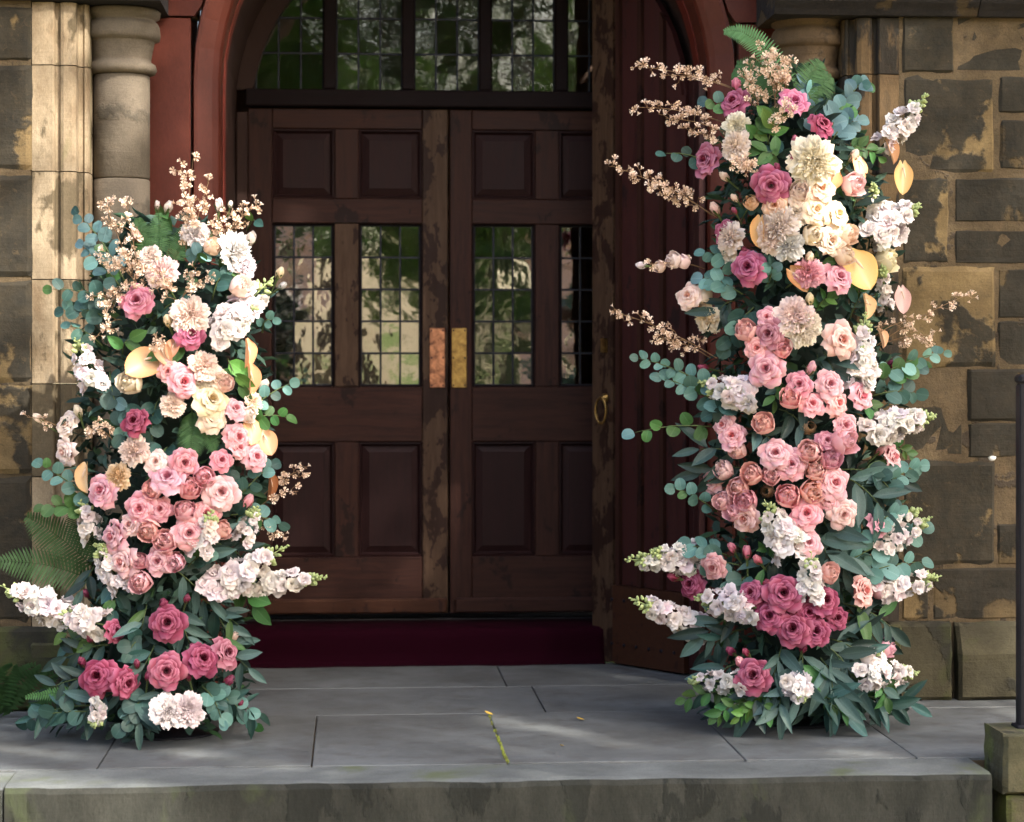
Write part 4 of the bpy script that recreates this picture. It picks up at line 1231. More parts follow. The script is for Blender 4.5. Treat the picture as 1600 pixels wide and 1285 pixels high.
                for q in range(5):
                    a0 = q * math.pi * .4 + rnd.uniform(-.2, .2)
                    for da, rr, hh in ((-.42, .5, .6), (-.36, 1.1, 1.0), (.36, 1.1, 1.0), (.42, .5, .6)):
                        V.append(tip + (u * math.cos(a0 + da) + w * math.sin(a0 + da)) * sz * rr + d * sz * hh); A.append(tone if rr > 1 else tone * .75)
                    i0 = 1 + q * 4
                    F += [(0, i0, i0 + 3), (i0, i0 + 1, i0 + 2, i0 + 3)]
                mb.add(V, F, A)
        return obj('blossom_branch', mesh('blossom_branch', mb.V, mb.F, M['twig'], False, mb.A), s.root)
    def fern(s, bx, by, tx, ty, width, droop=.0, tone=.5, lift0=0.0, lift1=.05, name='fern_frond', n=26):
        a, _ = s.loc(bx, by, lift0); b, _ = s.loc(tx, ty, lift1)
        mid = (a + b) / 2 + Vector((0, 0, droop))
        cv = lambda t: a * (1 - t) ** 2 + mid * 2 * t * (1 - t) + b * t * t
        mb = MB(); mb.tube([cv(t / 6) for t in range(7)], [.0022 - .00025 * t for t in range(7)], 4, [tone * .6] * 28)
        W = width / 2 / 441.0
        for k in range(n):
            t = .08 + .92 * k / n
            p = cv(t); d = (cv(min(1, t + .04)) - cv(t - .04)).normalized()
            lat = d.cross(Vector((0, -1, .25))).normalized()
            l = W * math.sin(math.pi * (.18 + .80 * t)) ** .8 + .004
            for sd in (-1, 1):
                dd = (lat * sd + d * .45 + Vector((0, rnd.uniform(-.25, .1), -.12))).normalized()
                up = dd.cross(d).normalized()
                wv = d * ((b - a).length / n * .40)
                V, A, F = [], [], []
                for j, (f_, w_) in enumerate(((0, .7), (.3, 1.0), (.65, .75), (1, .08))):
                    c = p + dd * l * f_ - Vector((0, 0, .12 * l * f_ * f_))
                    V += [c - wv * w_, c + up * .1 * W * 0, c + wv * w_]; A += [min(1, max(0, tone + rnd.uniform(-.15, .15)))] * 3
                F = [(j * 3 + i, j * 3 + i + 1, j * 3 + 4 + i, j * 3 + 3 + i) for j in range(3) for i in range(2)]
                mb.add(V, F, A)
        return obj(name, mesh(name, mb.V, mb.F, M['fern'], False, mb.A), s.root)
    def cone(s, px, py, d):
        """dried brown protea-like head of overlapping bracts"""
        R = d / 2 / 441.0; p, n = s.loc(px, py, .02); mb = MB()
        for lay in range(6):
            t = lay / 5; k_ = 9
            for k in range(k_):
                V, F, A = petal(.20 + .05 * lay, .9 - .2 * t, -.55 + .2 * t, .95, .17, .5, 2 * math.pi * (k + .5 * (lay % 2)) / k_, 1, .3, .02, 0, 3, 5, -.6 + .12 * (5 - lay), lay, .5)
                mb.add(V, F, [.2 + .8 * a for a in A])
        return obj('dried_seed_head', mesh('dried_seed_head', mb.V, mb.F, M['cone'], True, mb.A), s.root, face_matrix(p, n, R))
    def core(s, py0, py1, n, gl):
        """leafy filling: dark packed foliage over the whole body, countless small leaves, plus the hidden stand"""
        mb = MB()
        for k in range(n):
            py = rnd.uniform(py0, py1); ax, hw = s.axis(py), s.half(py)
            u = rnd.uniform(-1, 1); dep = rnd.uniform(-1, 1)
            shell = rnd.random() < .62
            z = at(ax, py, s.Yc).z
            th = rnd.uniform(0, 2 * math.pi); rr = (rnd.uniform(.80, .98) if shell else rnd.uniform(.3, .8))
            topf = min(1, .45 + (py - py0) / 200.0)
            cx = at(ax, py, s.Yc).x - s.ox; hx = hw / 441.0 * .93 * topf
            p = Vector((cx + math.cos(th) * rr * hx, math.sin(th) * rr * s.ry * topf * .95, max(.02, z)))
            out_ = Vector((math.cos(th), math.sin(th), 0))
            d = (Vector((rnd.uniform(-1, 1), rnd.uniform(-1, 1), rnd.uniform(-.8, .9))) + out_ * .9).normalized()
            nr = (out_ + Vector((rnd.uniform(-.6, .6), rnd.uniform(-.6, .6), rnd.uniform(-.2, .9)))).normalized(); nr = (nr - d * nr.dot(d)).normalized(); x = d.cross(nr)
            lance = rnd.random() < gl
            L = rnd.uniform(.06, .11) if lance else rnd.uniform(.035, .065); W = L * (.13 if lance else .34)
            tone = rnd.choice((.1, .25, .4, .5, .62, .75, .9)) + rnd.uniform(-.08, .08)
            V = [p, p + d * L * .45 + x * W + nr * .15 * W, p + d * L * .5 - nr * .12 * W, p + d * L * .45 - x * W + nr * .15 * W, p + d * L - nr * L * .12,
                 p + d * L * .78 + x * W * .62, p + d * L * .78 - x * W * .62]
            for v in V: v.z = max(v.z, .006)
            mb.add(V, [(0, 1, 2), (0, 2, 3), (1, 5, 2), (2, 6, 3), (5, 4, 2), (2, 4, 6)], [min(1, max(0, tone))] * 7)
        o = obj('leafy_filling', mesh('leafy_filling', mb.V, mb.F, M['filler'], True, mb.A), s.root); o['kind'] = 'stuff'
        z1 = at(s.axis(py0), py0 + 60, s.Yc).z
        mb = MB(); mb.lathe([(.016, .008), (.016, z1)], (0, 0), 10); obj('stand_pole', mesh('stand_pole', mb.V, mb.F, M['iron']), s.root)
        mb = MB(); mb.lathe([(.18, .002), (.18, .008), (.17, .010)], (0, 0), 24); obj('stand_base', mesh('stand_base', mb.V, mb.F, M['iron']), s.root)
        # added dark core round the pole, so gaps between leaves read as shade
        V, F = [], []
        pys = np.linspace(py0 + 70, py1 - 10, 22); nn = 14
        for py in pys:
            c = at(s.axis(py), py, s.Yc)
            for k in range(nn):
                t = 2 * math.pi * k / nn
                r_ = .55 + .16 * mnoise.noise((math.cos(t) * 2, math.sin(t) * 2, py * .02))
                V.append((c.x - s.ox + math.cos(t) * r_ * s.half(py) / 441.0, math.sin(t) * r_ * s.ry, max(.012, c.z)))
        F = [(i * nn + k, (i + 1) * nn + k, (i + 1) * nn + (k + 1) % nn, i * nn + (k + 1) % nn) for i in range(len(pys) - 1) for k in range(nn)]
        F += [tuple(range(nn)), tuple(reversed(range(len(V) - nn, len(V))))]
        obj('dark_core', mesh('dark_core', V, F, M['filler'], True, [.02] * len(V)), s.root)

# ------------------------------------------------------------------ the shorter column, left
Lc = Column('flower_column', 262, 'shorter flower column of pink, cream and magenta roses left of the door',
            [(330, 150, 385), (400, 135, 405), (470, 125, 420), (550, 125, 415), (650, 110, 420), (750, 112, 425), (850, 140, 410), (920, 165, 350), (970, 130, 370), (1060, 95, 385), (1135, 80, 400)], 7.72, .27)
Lc.core(345, 1130, 3000, .45)
for a in [('rose', 'M', 215, 471, 46), ('peony', 'B', 297, 494, 52), ('rose', 'M', 297, 523, 44), ('bud', 'C', 263, 502, 22), ('peony', 'B', 254, 426, 44), ('bud', 'B', 213, 368, 24), ('peony', 'W', 305, 365, 38),
          ('bud', 'W', 342, 321, 22, (.1, 1)), ('bud', 'W', 360, 320, 14, (.2, 1)), ('bud', 'W', 246, 321, 16, (-.1, 1)), ('bud', 'W', 263, 324, 22, (.3, .8)), ('bud', 'W', 391, 374, 28, (.5, .9)),
          ('peony', 'W', 367, 394, 52), ('peony', 'L', 381, 414, 40), ('globe', 'C', 331, 387, 30), ('globe', 'B', 373, 449, 32), ('bud', 'C', 437, 427, 22, (.4, .9)), ('bud', 'W', 441, 447, 18, (.7, .5)),
          ('rose', 'P', 263, 581, 34), ('rose', 'P', 287, 597, 46), ('peony', 'B', 318, 572, 46), ('peony', 'C', 312, 598, 32), ('rose', 'C', 329, 625, 50), ('rose', 'C', 331, 654, 40), ('globe', 'C', 206, 599, 38),
          ('peony', 'B', 270, 632, 32), ('rose', 'D', 213, 660, 40, (-.3, .3)), ('bud', 'W', 411, 603, 26, (.5, .6)), ('peony', 'C', 395, 629, 32), ('globe', 'B', 386, 648, 26), ('rose', 'P', 366, 640, 34), ('rose', 'P', 370, 683, 40),
          ('bud', 'B', 60, 654, 22, (-.7, .6)), ('rose', 'B', 107, 665, 38, (-.5, .3)), ('rose', 'B', 104, 706, 38, (-.6, -.1)), ('bud', 'B', 122, 643, 22, (-.3, .9)), ('peony', 'C', 210, 704, 42), ('globe', 'B', 226, 711, 24),
          ('peony', 'O', 185, 745, 38), ('rose', 'P', 163, 767, 50, (-.4, .1)), ('rose', 'P', 262, 747, 46), ('rose', 'U', 288, 723, 38), ('globe', 'K', 296, 765, 36), ('rose', 'P', 345, 770, 50), ('rose', 'P', 220, 795, 44),
          ('rose', 'U', 252, 797, 36), ('globe', 'P', 289, 799, 33), ('globe', 'K', 234, 829, 36), ('globe', 'K', 260, 847, 38), ('rose', 'P', 181, 838, 46), ('rose', 'P', 296, 833, 48), ('globe', 'K', 345, 829, 30),
          ('rose', 'P', 195, 878, 46), ('globe', 'U', 220, 878, 28), ('rose', 'P', 248, 877, 42), ('globe', 'K', 222, 910, 36), ('rose', 'P', 397, 715, 42, (.5, .2)), ('rose', 'P', 371, 700, 32), ('bud', 'P', 387, 785, 26, (.4, .8)),
          ('rose', 'D', 262, 974, 48), ('bud', 'D', 256, 944, 22), ('bud', 'D', 292, 936, 18), ('bud', 'D', 137, 928, 22), ('rose', 'D', 178, 987, 32, (.8, .4)), ('bud', 'M', 141, 999, 18), ('rose', 'D', 314, 1031, 48), ('rose', 'D', 351, 1021, 44),
          ('rose', 'D', 260, 1049, 50), ('rose', 'D', 155, 1059, 50), ('rose', 'D', 194, 1067, 42, (.7, 0)), ('bud', 'D', 214, 1038, 18), ('bud', 'D', 232, 1057, 20), ('bud', 'D', 294, 1057, 19), ('bud', 'D', 129, 1035, 20), ('bud', 'D', 357, 1065, 24),
          ('bud', 'B', 365, 995, 22), ('bud', 'D', 375, 1100, 16), ('peony', 'W', 262, 1112, 50), ('peony', 'W', 294, 1110, 46), ('globe', 'K', 205, 895, 24), ('peony', 'B', 235, 400, 30), ('bud', 'B', 262, 447, 20), ('globe', 'P', 318, 745, 30), ('rose', 'P', 322, 803, 36), ('globe', 'K', 240, 765, 30), ('rose', 'P', 205, 820, 32), ('globe', 'P', 275, 878, 30), ('rose', 'B', 245, 722, 32), ('globe', 'B', 350, 600, 28), ('rose', 'U', 345, 720, 30), ('peony', 'B', 340, 590, 34)]:
    Lc.bloom(*a)
for a in [('A', 227, 567, 60, .25, -.9, (.25, -.8, .55)), ('O', 256, 553, 36, .9, .5), ('O', 384, 552, 44, .9, .1, (.8, -.5, 0), .7), ('O', 388, 592, 52, .9, .1, (.7, -.6, 0), .6), ('O', 393, 672, 42, .25, -.3), ('O', 416, 690, 40, .25, .4, (.2, -1, .2)),
          ('O', 135, 745, 44, .9, .2, (-.5, -.7, .2), .8), ('N', 420, 758, 42, .9, .0, (.7, -.6, 0), .5), ('O', 270, 545, 30, .9, -.3)]:
    Lc.heart(*a)
for a in [(335, 525, 428, 432, 58, 'L'), (352, 520, 405, 470, 46, 'W'), (150, 608, 118, 528, 46, 'L'), (150, 845, 125, 782, 40, 'W'), (196, 922, 148, 848, 44, 'W'), (170, 905, 160, 850, 34, 'W'), (312, 868, 332, 796, 44, 'B'), (378, 848, 402, 790, 34, 'L'),
          (325, 925, 450, 852, 54, 'L', .03, .16), (385, 915, 512, 902, 42, 'W', .05, .14), (340, 915, 400, 905, 50, 'L'), (105, 962, 0, 915, 54, 'L', .02, .08), (165, 978, 92, 958, 50, 'W', .05, .12), (158, 1095, 146, 1138, 30, 'W', .04, .05)]:
    Lc.spike(*a)
# eucalyptus and foliage sprigs
for a in [('round', 'b', 195, 440, 122, 335, 30, 12), ('round', 'b', 190, 450, 130, 385, 28, 9), ('round', 't', 180, 475, 82, 452, 30, 7), ('round', 't', 170, 500, 100, 485, 28, 7), ('round', 'e', 380, 650, 452, 600, 24, 7),
          ('round', 'g', 385, 660, 447, 652, 28, 6), ('round', 'e', 150, 785, 66, 728, 30, 9), ('round', 'g', 140, 800, 70, 792, 32, 6), ('round', 'e', 370, 780, 424, 728, 28, 6), ('round', 'e', 360, 805, 436, 818, 34, 8),
          ('round', 't', 240, 1080, 190, 1136, 32, 8), ('round', 'e', 330, 1080, 400, 1130, 32, 9), ('round', 'e', 315, 1075, 345, 1130, 30, 8), ('round', 't', 140, 1112, 40, 1128, 30, 8), ('round', 'e', 160, 540, 110, 510, 26, 5),
          ('round', 't', 235, 505, 275, 470, 32, 5), ('round', 't', 330, 470, 345, 430, 30, 5), ('round', 'b', 300, 420, 315, 395, 28, 5), ('round', 't', 230, 640, 190, 680, 36, 7), ('round', 't', 250, 620, 235, 690, 34, 7), ('round', 't', 170, 580, 180, 640, 34, 6),
          ('round', 't', 330, 700, 360, 750, 32, 6), ('round', 't', 290, 890, 320, 870, 34, 6), ('round', 't', 260, 700, 250, 730, 30, 5), ('round', 'e', 410, 520, 425, 500, 20, 4), ('round', 't', 220, 1000, 200, 1020, 32, 5)]:
    Lc.sprig(*a, ground=a[3] > 1060)
for a in [('lance', 'w', 270, 890, 335, 950, 70, 6), ('lance', 'w', 300, 930, 385, 985, 66, 7), ('lance', 'w', 330, 1000, 398, 1052, 60, 7), ('lance', 'w', 270, 955, 300, 1020, 64, 6), ('lance', 'd', 180, 985, 105, 975, 64, 6), ('lance', 'd', 170, 1010, 92, 1030, 64, 7),
          ('lance', 'd', 160, 1060, 60, 1080, 60, 7), ('lance', 't', 150, 1105, 36, 1122, 56, 8), ('lance', 'w', 310, 890, 335, 845, 60, 5), ('lance', 'w', 200, 1080, 120, 1120, 66, 6), ('lance', 't', 330, 1090, 412, 1120, 54, 7), ('lance', 'd', 230, 940, 215, 1000, 62, 5),
          ('lance', 'w', 330, 950, 380, 1030, 60, 6), ('lance', 'd', 150, 880, 125, 930, 56, 5), ('lance', 'w', 240, 1010, 215, 1060, 60, 5), ('lance', 'd', 280, 1070, 240, 1100, 56, 5), ('lance', 'w', 220, 1100, 215, 1135, 56, 6), ('lance', 'd', 330, 850, 390, 880, 58, 5)]:
    Lc.sprig(*a, ground=a[3] > 1060)
for a in [('oval', 'g', 300, 540, 262, 545, 52, 2), ('oval', 'g', 355, 560, 372, 600, 56, 4), ('oval', 'f', 385, 360, 398, 345, 36, 2), ('oval', 'g', 190, 560, 200, 530, 48, 3), ('oval', 'f', 150, 975, 105, 990, 50, 4), ('oval', 'g', 160, 1000, 110, 1010, 50, 4), ('oval', 'g', 365, 905, 395, 945, 54, 4),
          ('oval', 'g', 340, 430, 365, 415, 48, 4), ('oval', 'g', 250, 350, 258, 335, 36, 3), ('oval', 't', 180, 900, 175, 955, 52, 5)]:
    Lc.sprig(*a)
for a in [(292, 400, 283, 252, 46, .030), (300, 380, 326, 285, 40, .026), (290, 370, 302, 248, 26, .02), (205, 430, 160, 312, 60, .034), (215, 420, 196, 318, 56, .032), (240, 480, 172, 400, 80, .05), (225, 470, 160, 470, 70, .045), (250, 460, 205, 405, 70, .05), (270, 470, 255, 440, 50, .045),
          (330, 400, 402, 320, 50, .026), (310, 400, 352, 345, 50, .035), (290, 400, 295, 325, 60, .04), (345, 380, 380, 350, 30, .03), (410, 775, 480, 732, 44, .022), (408, 790, 466, 768, 34, .022), (400, 820, 436, 838, 34, .025), (185, 700, 148, 668, 60, .035), (240, 560, 258, 535, 26, .02), (110, 680, 42, 652, 16, .012), (270, 490, 310, 440, 50, .045), (190, 500, 160, 520, 40, .03)]:
    Lc.branch(*a)
for a in [(250, 410, 248, 332, 40, .0, .55), (270, 410, 300, 345, 40, .0, .45), (230, 400, 215, 340, 36, 0, .45), (300, 640, 300, 720, 48, .02, .35), (310, 640, 335, 705, 40, .02, .4), (260, 700, 232, 775, 30, .02, .6),
          (150, 910, -6, 878, 66, .05, .02), (150, 890, 40, 806, 70, .03, .0), (160, 870, 110, 800, 60, .0, .0), (150, 1090, 38, 1090, 22, .03, .5)]:
    Lc.fern(*a)

# ------------------------------------------------------------------ the taller column, right
Rc_ = Column('flower_column', 1252, 'taller flower column of cream, pink and magenta blooms before the right wall',
             [(110, 1150, 1330), (200, 1115, 1350), (300, 1105, 1385), (400, 1125, 1395), (500, 1115, 1385), (600, 1100, 1400), (700, 1110, 1400), (800, 1105, 1420), (900, 1085, 1405), (985, 1130, 1365), (1060, 1105, 1410), (1125, 1085, 1425)], 7.80, .29)
Rc_.core(115, 1120, 3800, .5)
for a in [('rose', 'H', 1239, 162, 46), ('rose', 'D', 1283, 197, 40), ('rose', 'M', 1148, 162, 42, (-.5, .5)), ('rose', 'M', 1105, 251, 48, (-.7, .2)), ('rose', 'M', 1205, 290, 50), ('bud', 'H', 1151, 135, 26, (-.2, 1)), ('bud', 'H', 1231, 126, 20, (.1, 1)),
          ('peony', 'C', 1152, 197, 42), ('peony', 'B', 1150, 228, 46), ('peony', 'C', 1272, 253, 68), ('globe', 'P', 1330, 289, 40), ('bud', 'C', 1333, 244, 26), ('rose', 'C', 1283, 297, 42), ('rose', 'C', 1274, 329, 46), ('rose', 'C', 1306, 336, 44), ('globe', 'C', 1269, 368, 36),
          ('rose', 'C', 1296, 376, 46), ('globe', 'C', 1317, 399, 36), ('rose', 'O', 1212, 322, 34), ('peony', 'B', 1242, 335, 36), ('globe', 'O', 1174, 318, 24), ('peony', 'B', 1218, 352, 52), ('peony', 'W', 1232, 384, 46), ('peony', 'B', 1206, 372, 40), ('globe', 'C', 1381, 408, 38),
          ('rose', 'M', 1133, 363, 38, (-.7, .2)), ('peony', 'B', 1142, 372, 42), ('peony', 'B', 1140, 396, 32), ('bud', 'D', 1164, 393, 20), ('rose', 'M', 1171, 418, 46), ('bud', 'D', 1215, 263, 20), ('bud', 'D', 1238, 250, 22), ('bud', 'M', 1148, 330, 16), ('bud', 'B', 1117, 326, 24, (-.5, .8)), ('bud', 'B', 1148, 310, 18), ('bud', 'B', 1132, 276, 20, (-.6, .5)), ('bud', 'M', 1244, 222, 22),
          ('bud', 'W', 1002, 415, 18, (-1, .1)), ('globe', 'B', 1032, 417, 22, (-.8, .2)), ('globe', 'B', 1053, 408, 28, (-.5, .3)), ('globe', 'B', 1069, 410, 24), ('peony', 'U', 1263, 427, 40), ('rose', 'U', 1308, 436, 44), ('bud', 'C', 1265, 404, 24), ('bud', 'C', 1265, 468, 24),
          ('rose', 'B', 1078, 463, 38, (-.5, .2)), ('globe', 'B', 1101, 464, 32), ('peony', 'C', 1107, 498, 44, (-.6, -.2)), ('peony', 'B', 1242, 493, 52), ('peony', 'C', 1254, 512, 50), ('rose', 'P', 1199, 496, 30), ('globe', 'K', 1166, 519, 34), ('rose', 'U', 1203, 522, 40), ('rose', 'K', 1183, 544, 34),
          ('rose', 'P', 1198, 576, 50), ('rose', 'P', 1313, 532, 50), ('rose', 'U', 1249, 601, 38), ('globe', 'K', 1235, 624, 38), ('rose', 'P', 1296, 601, 44), ('rose', 'K', 1306, 631, 38), ('rose', 'P', 1344, 619, 42), ('bud', 'P', 1267, 576, 24),
          ('rose', 'P', 1132, 665, 36, (-.6, .2)), ('rose', 'P', 1146, 683, 40), ('globe', 'K', 1194, 663, 38), ('rose', 'P', 1319, 665, 38), ('globe', 'K', 1315, 690, 42), ('rose', 'P', 1212, 710, 48), ('rose', 'P', 1237, 726, 42), ('globe', 'K', 1265, 708, 38), ('globe', 'U', 1296, 719, 34),
          ('globe', 'K', 1274, 736, 38), ('rose', 'P', 1301, 756, 48), ('globe', 'P', 1133, 736, 32), ('globe', 'K', 1176, 742, 38), ('globe', 'K', 1155, 761, 36), ('rose', 'P', 1114, 752, 32, (-.6, .2)), ('globe', 'P', 1133, 783, 36), ('globe', 'U', 1167, 783, 34), ('globe', 'K', 1231, 776, 38), ('globe', 'K', 1267, 768, 42),
          ('rose', 'P', 1260, 803, 46), ('rose', 'P', 1317, 803, 46), ('rose', 'K', 1167, 810, 42), ('rose', 'P', 1263, 849, 40), ('rose', 'U', 1370, 820, 38), ('rose', 'P', 1392, 715, 40, (.7, .2)), ('bud', 'U', 1375, 705, 18),
          ('rose', 'D', 1082, 913, 42, (-.6, .1)), ('bud', 'D', 1053, 902, 22, (-.9, .3)), ('rose', 'U', 1116, 885, 34, (-.4, -.2)), ('bud', 'H', 1144, 856, 22), ('bud', 'H', 1167, 863, 26), ('bud', 'H', 1184, 875, 20), ('rose', 'D', 1224, 927, 52), ('rose', 'D', 1203, 963, 46), ('rose', 'D', 1287, 940, 46), ('rose', 'D', 1240, 984, 50), ('rose', 'D', 1272, 988, 44),
          ('rose', 'D', 1306, 967, 38), ('rose', 'D', 1176, 927, 34, (-.5, .3)), ('bud', 'D', 1255, 1013, 22), ('bud', 'D', 1198, 914, 20), ('globe', 'K', 1294, 897, 36), ('rose', 'K', 1345, 924, 46), ('globe', 'P', 1372, 924, 28), ('globe', 'P', 1379, 1013, 38), ('globe', 'W', 1353, 1027, 30), ('rose', 'D', 1178, 1057, 48), ('bud', 'P', 1158, 1036, 26), ('bud', 'D', 1142, 1018, 22), ('bud', 'D', 1166, 1020, 18), ('peony', 'W', 1247, 1072, 40), ('bud', 'D', 1100, 575, 22, (-.9, .2)), ('bud', 'D', 1392, 570, 22, (.5, .5)), ('globe', 'P', 1222, 546, 30), ('rose', 'P', 1268, 632, 34), ('globe', 'K', 1155, 705, 28), ('rose', 'U', 1290, 690, 32), ('globe', 'P', 1205, 745, 30), ('rose', 'P', 1296, 782, 36), ('globe', 'K', 1240, 826, 30), ('globe', 'P', 1150, 800, 30), ('rose', 'D', 1262, 958, 36), ('globe', 'B', 1250, 300, 34), ('rose', 'C', 1250, 312, 36), ('globe', 'C', 1322, 368, 32)]:
    Rc_.bloom(*a)
for a in [('O', 1342, 262, 44, .25, -.4), ('N', 1299, 278, 42, .25, -.7), ('A', 1411, 276, 50, .25, 0.0, (.1, -1, .1), .72), ('A', 1390, 235, 40, .9, .35, (.4, -.8, .2), .7), ('A', 1188, 361, 48, .9, .0, (-.5, -.8, .1), .7), ('A', 1343, 420, 64, .25, .5, (.1, -1, .25), 1.05), ('N', 1246, 436, 44, .9, .6),
          ('B', 1410, 467, 42, .25, .1, (.1, -1, .1), .75), ('O', 1352, 478, 38, .9, .0), ('O', 1376, 528, 30, .9, .2), ('O', 1103, 474, 30, .9, .2)]:
    Rc_.heart(*a)
for a in [(1376, 232, 1450, 146, 46, 'L', .02, .10), (1385, 385, 1362, 284, 44, 'L'), (1360, 372, 1440, 318, 54, 'L'), (1395, 372, 1385, 320, 52, 'W'), (1385, 485, 1378, 412, 28, 'W'), (1340, 604, 1352, 488, 50, 'W'), (1352, 590, 1345, 540, 44, 'W'),
          (1180, 622, 1092, 597, 52, 'W', .04, .10), (1165, 615, 1130, 612, 52, 'L'), (1355, 676, 1464, 648, 54, 'W', .04, .10), (1375, 668, 1415, 655, 50, 'L'), (1236, 872, 1194, 780, 54, 'W', .04, .09), (1240, 850, 1215, 810, 50, 'L', .05, .09), (1264, 940, 1268, 862, 48, 'W', .05, .09),
          (1090, 880, 975, 874, 42, 'L', .03, .08), (1095, 860, 1010, 866, 38, 'W'), (1098, 985, 984, 934, 46, 'W', .02, .10), (1182, 950, 1084, 934, 54, 'L', .06, .10), (1165, 950, 1130, 948, 50, 'L', .07, .09), (1375, 860, 1456, 808, 36, 'W'), (1365, 830, 1440, 795, 28, 'W'), (1370, 925, 1472, 900, 44, 'L', .03, .07),
          (1345, 1058, 1436, 1050, 46, 'L', .05, .07), (1360, 1065, 1378, 1010, 36, 'W', .05, .07), (1165, 1066, 1074, 1064, 42, 'W', .05, .07), (1236, 1062, 1256, 1098, 40, 'W', .06, .08)]:
    Rc_.spike(*a)
for a in [('round', 'b', 1290, 215, 1345, 130, 34, 11), ('round', 'b', 1285, 200, 1262, 130, 34, 9), ('round', 'b', 1300, 220, 1340, 190, 36, 8), ('round', 'e', 1330, 150, 1348, 132, 30, 3), ('round', 'g', 1150, 180, 1106, 158, 28, 4), ('round', 't', 1110, 260, 1040, 240, 28, 4), ('round', 'e', 1160, 420, 1102, 395, 32, 6),
          ('round', 'e', 1215, 440, 1180, 405, 30, 8), ('round', 'e', 1200, 450, 1210, 415, 28, 6), ('round', 'e', 1160, 460, 1098, 435, 34, 8), ('round', 'e', 1120, 610, 998, 560, 26, 13), ('round', 'e', 1120, 630, 1035, 592, 28, 9), ('round', 'g', 1125, 668, 992, 676, 36, 6), ('round', 'e', 1120, 800, 1056, 765, 28, 7), ('round', 'e', 1140, 870, 1070, 855, 32, 7),
          ('round', 'e', 1160, 885, 1088, 882, 40, 4), ('round', 'e', 1370, 590, 1474, 552, 28, 10), ('round', 'g', 1370, 600, 1440, 570, 34, 7), ('round', 't', 1360, 620, 1430, 615, 32, 7), ('round', 'e', 1370, 770, 1436, 728, 30, 9), ('round', 'e', 1320, 880, 1440, 828, 36, 12), ('round', 'e', 1330, 905, 1440, 878, 36, 9), ('round', 'e', 1320, 850, 1400, 800, 34, 8),
          ('round', 't', 1180, 480, 1140, 540, 36, 7), ('round', 't', 1150, 640, 1115, 645, 34, 5), ('round', 't', 1230, 450, 1270, 440, 32, 5), ('round', 'e', 1170, 900, 1140, 935, 34, 6), ('round', 't', 1350, 730, 1400, 780, 34, 7), ('round', 't', 1220, 220, 1190, 260, 30, 5), ('round', 't', 1160, 350, 1190, 310, 30, 5)]:
    Rc_.sprig(*a)
for a in [('lance', 'w', 1280, 555, 1268, 632, 78, 6), ('lance', 'w', 1290, 550, 1325, 615, 70, 5), ('lance', 'w', 1165, 715, 1080, 700, 76, 5), ('lance', 'd', 1170, 735, 1085, 738, 74, 5), ('lance', 'w', 1320, 745, 1390, 805, 96, 7), ('lance', 'd', 1315, 735, 1405, 752, 92, 6), ('lance', 'w', 1285, 810, 1330, 905, 92, 6), ('lance', 'w', 1275, 835, 1308, 900, 88, 5),
          ('lance', 'w', 1160, 960, 1090, 1000, 76, 7), ('lance', 'd', 1165, 985, 1105, 1015, 72, 6), ('lance', 'w', 1320, 945, 1405, 985, 80, 7), ('lance', 'd', 1310, 980, 1390, 1005, 74, 6), ('lance', 'w', 1225, 1010, 1205, 1090, 78, 7), ('lance', 'w', 1255, 1020, 1250, 1095, 80, 7), ('lance', 'w', 1290, 1010, 1345, 1075, 84, 8), ('lance', 'w', 1285, 1030, 1310, 1105, 82, 8),
          ('lance', 'w', 1300, 1000, 1375, 1045, 78, 7), ('lance', 'd', 1215, 1060, 1170, 1115, 72, 6), ('lance', 't', 1300, 1075, 1410, 1112, 80, 8), ('lance', 't', 1320, 1090, 1440, 1104, 76, 8), ('lance', 't', 1270, 1085, 1330, 1122, 76, 8), ('lance', 'w', 1230, 1085, 1220, 1122, 66, 7), ('lance', 'd', 1220, 640, 1270, 680, 64, 5), ('lance', 'd', 1290, 640, 1345, 655, 60, 5),
          ('lance', 'd', 1240, 870, 1190, 895, 72, 6), ('lance', 'w', 1170, 680, 1220, 690, 60, 5), ('lance', 'd', 1150, 470, 1110, 500, 66, 5), ('lance', 'd', 1330, 340, 1345, 300, 70, 5), ('lance', 'w', 1150, 1040, 1100, 1080, 66, 6), ('lance', 'd', 1260, 870, 1300, 930, 70, 5), ('lance', 't', 1330, 500, 1350, 460, 60, 5)]:
    Rc_.sprig(*a, ground=a[3] > 1060)
for a in [('oval', 'f', 1200, 230, 1212, 185, 46, 6), ('oval', 'g', 1180, 225, 1190, 200, 46, 4), ('oval', 'g', 1220, 260, 1195, 235, 42, 5), ('oval', 'g', 1160, 1085, 1072, 1092, 34, 12), ('oval', 'g', 1190, 1095, 1120, 1118, 34, 14), ('oval', 'f', 1210, 1100, 1160, 1124, 30, 12), ('oval', 'g', 1220, 1100, 1200, 1124, 30, 10), ('oval', 'g', 1280, 1100, 1320, 1118, 30, 8),
          ('oval', 'g', 1275, 495, 1300, 465, 30, 10), ('oval', 'g', 1330, 230, 1372, 245, 34, 8), ('oval', 'g', 1340, 640, 1362, 640, 44, 6), ('oval', 'g', 1365, 1060, 1385, 1090, 40, 7), ('oval', 'g', 1225, 600, 1215, 625, 34, 7), ('oval', 'g', 1195, 870, 1210, 855, 30, 7), ('oval', 'f', 1240, 650, 1265, 630, 34, 5), ('oval', 'g', 1250, 440, 1290, 410, 32, 7), ('oval', 'g', 1380, 700, 1420, 712, 26, 8), ('oval', 'g', 1360, 480, 1345, 450, 34, 6)]:
    Rc_.sprig(*a, ground=a[3] > 1060)
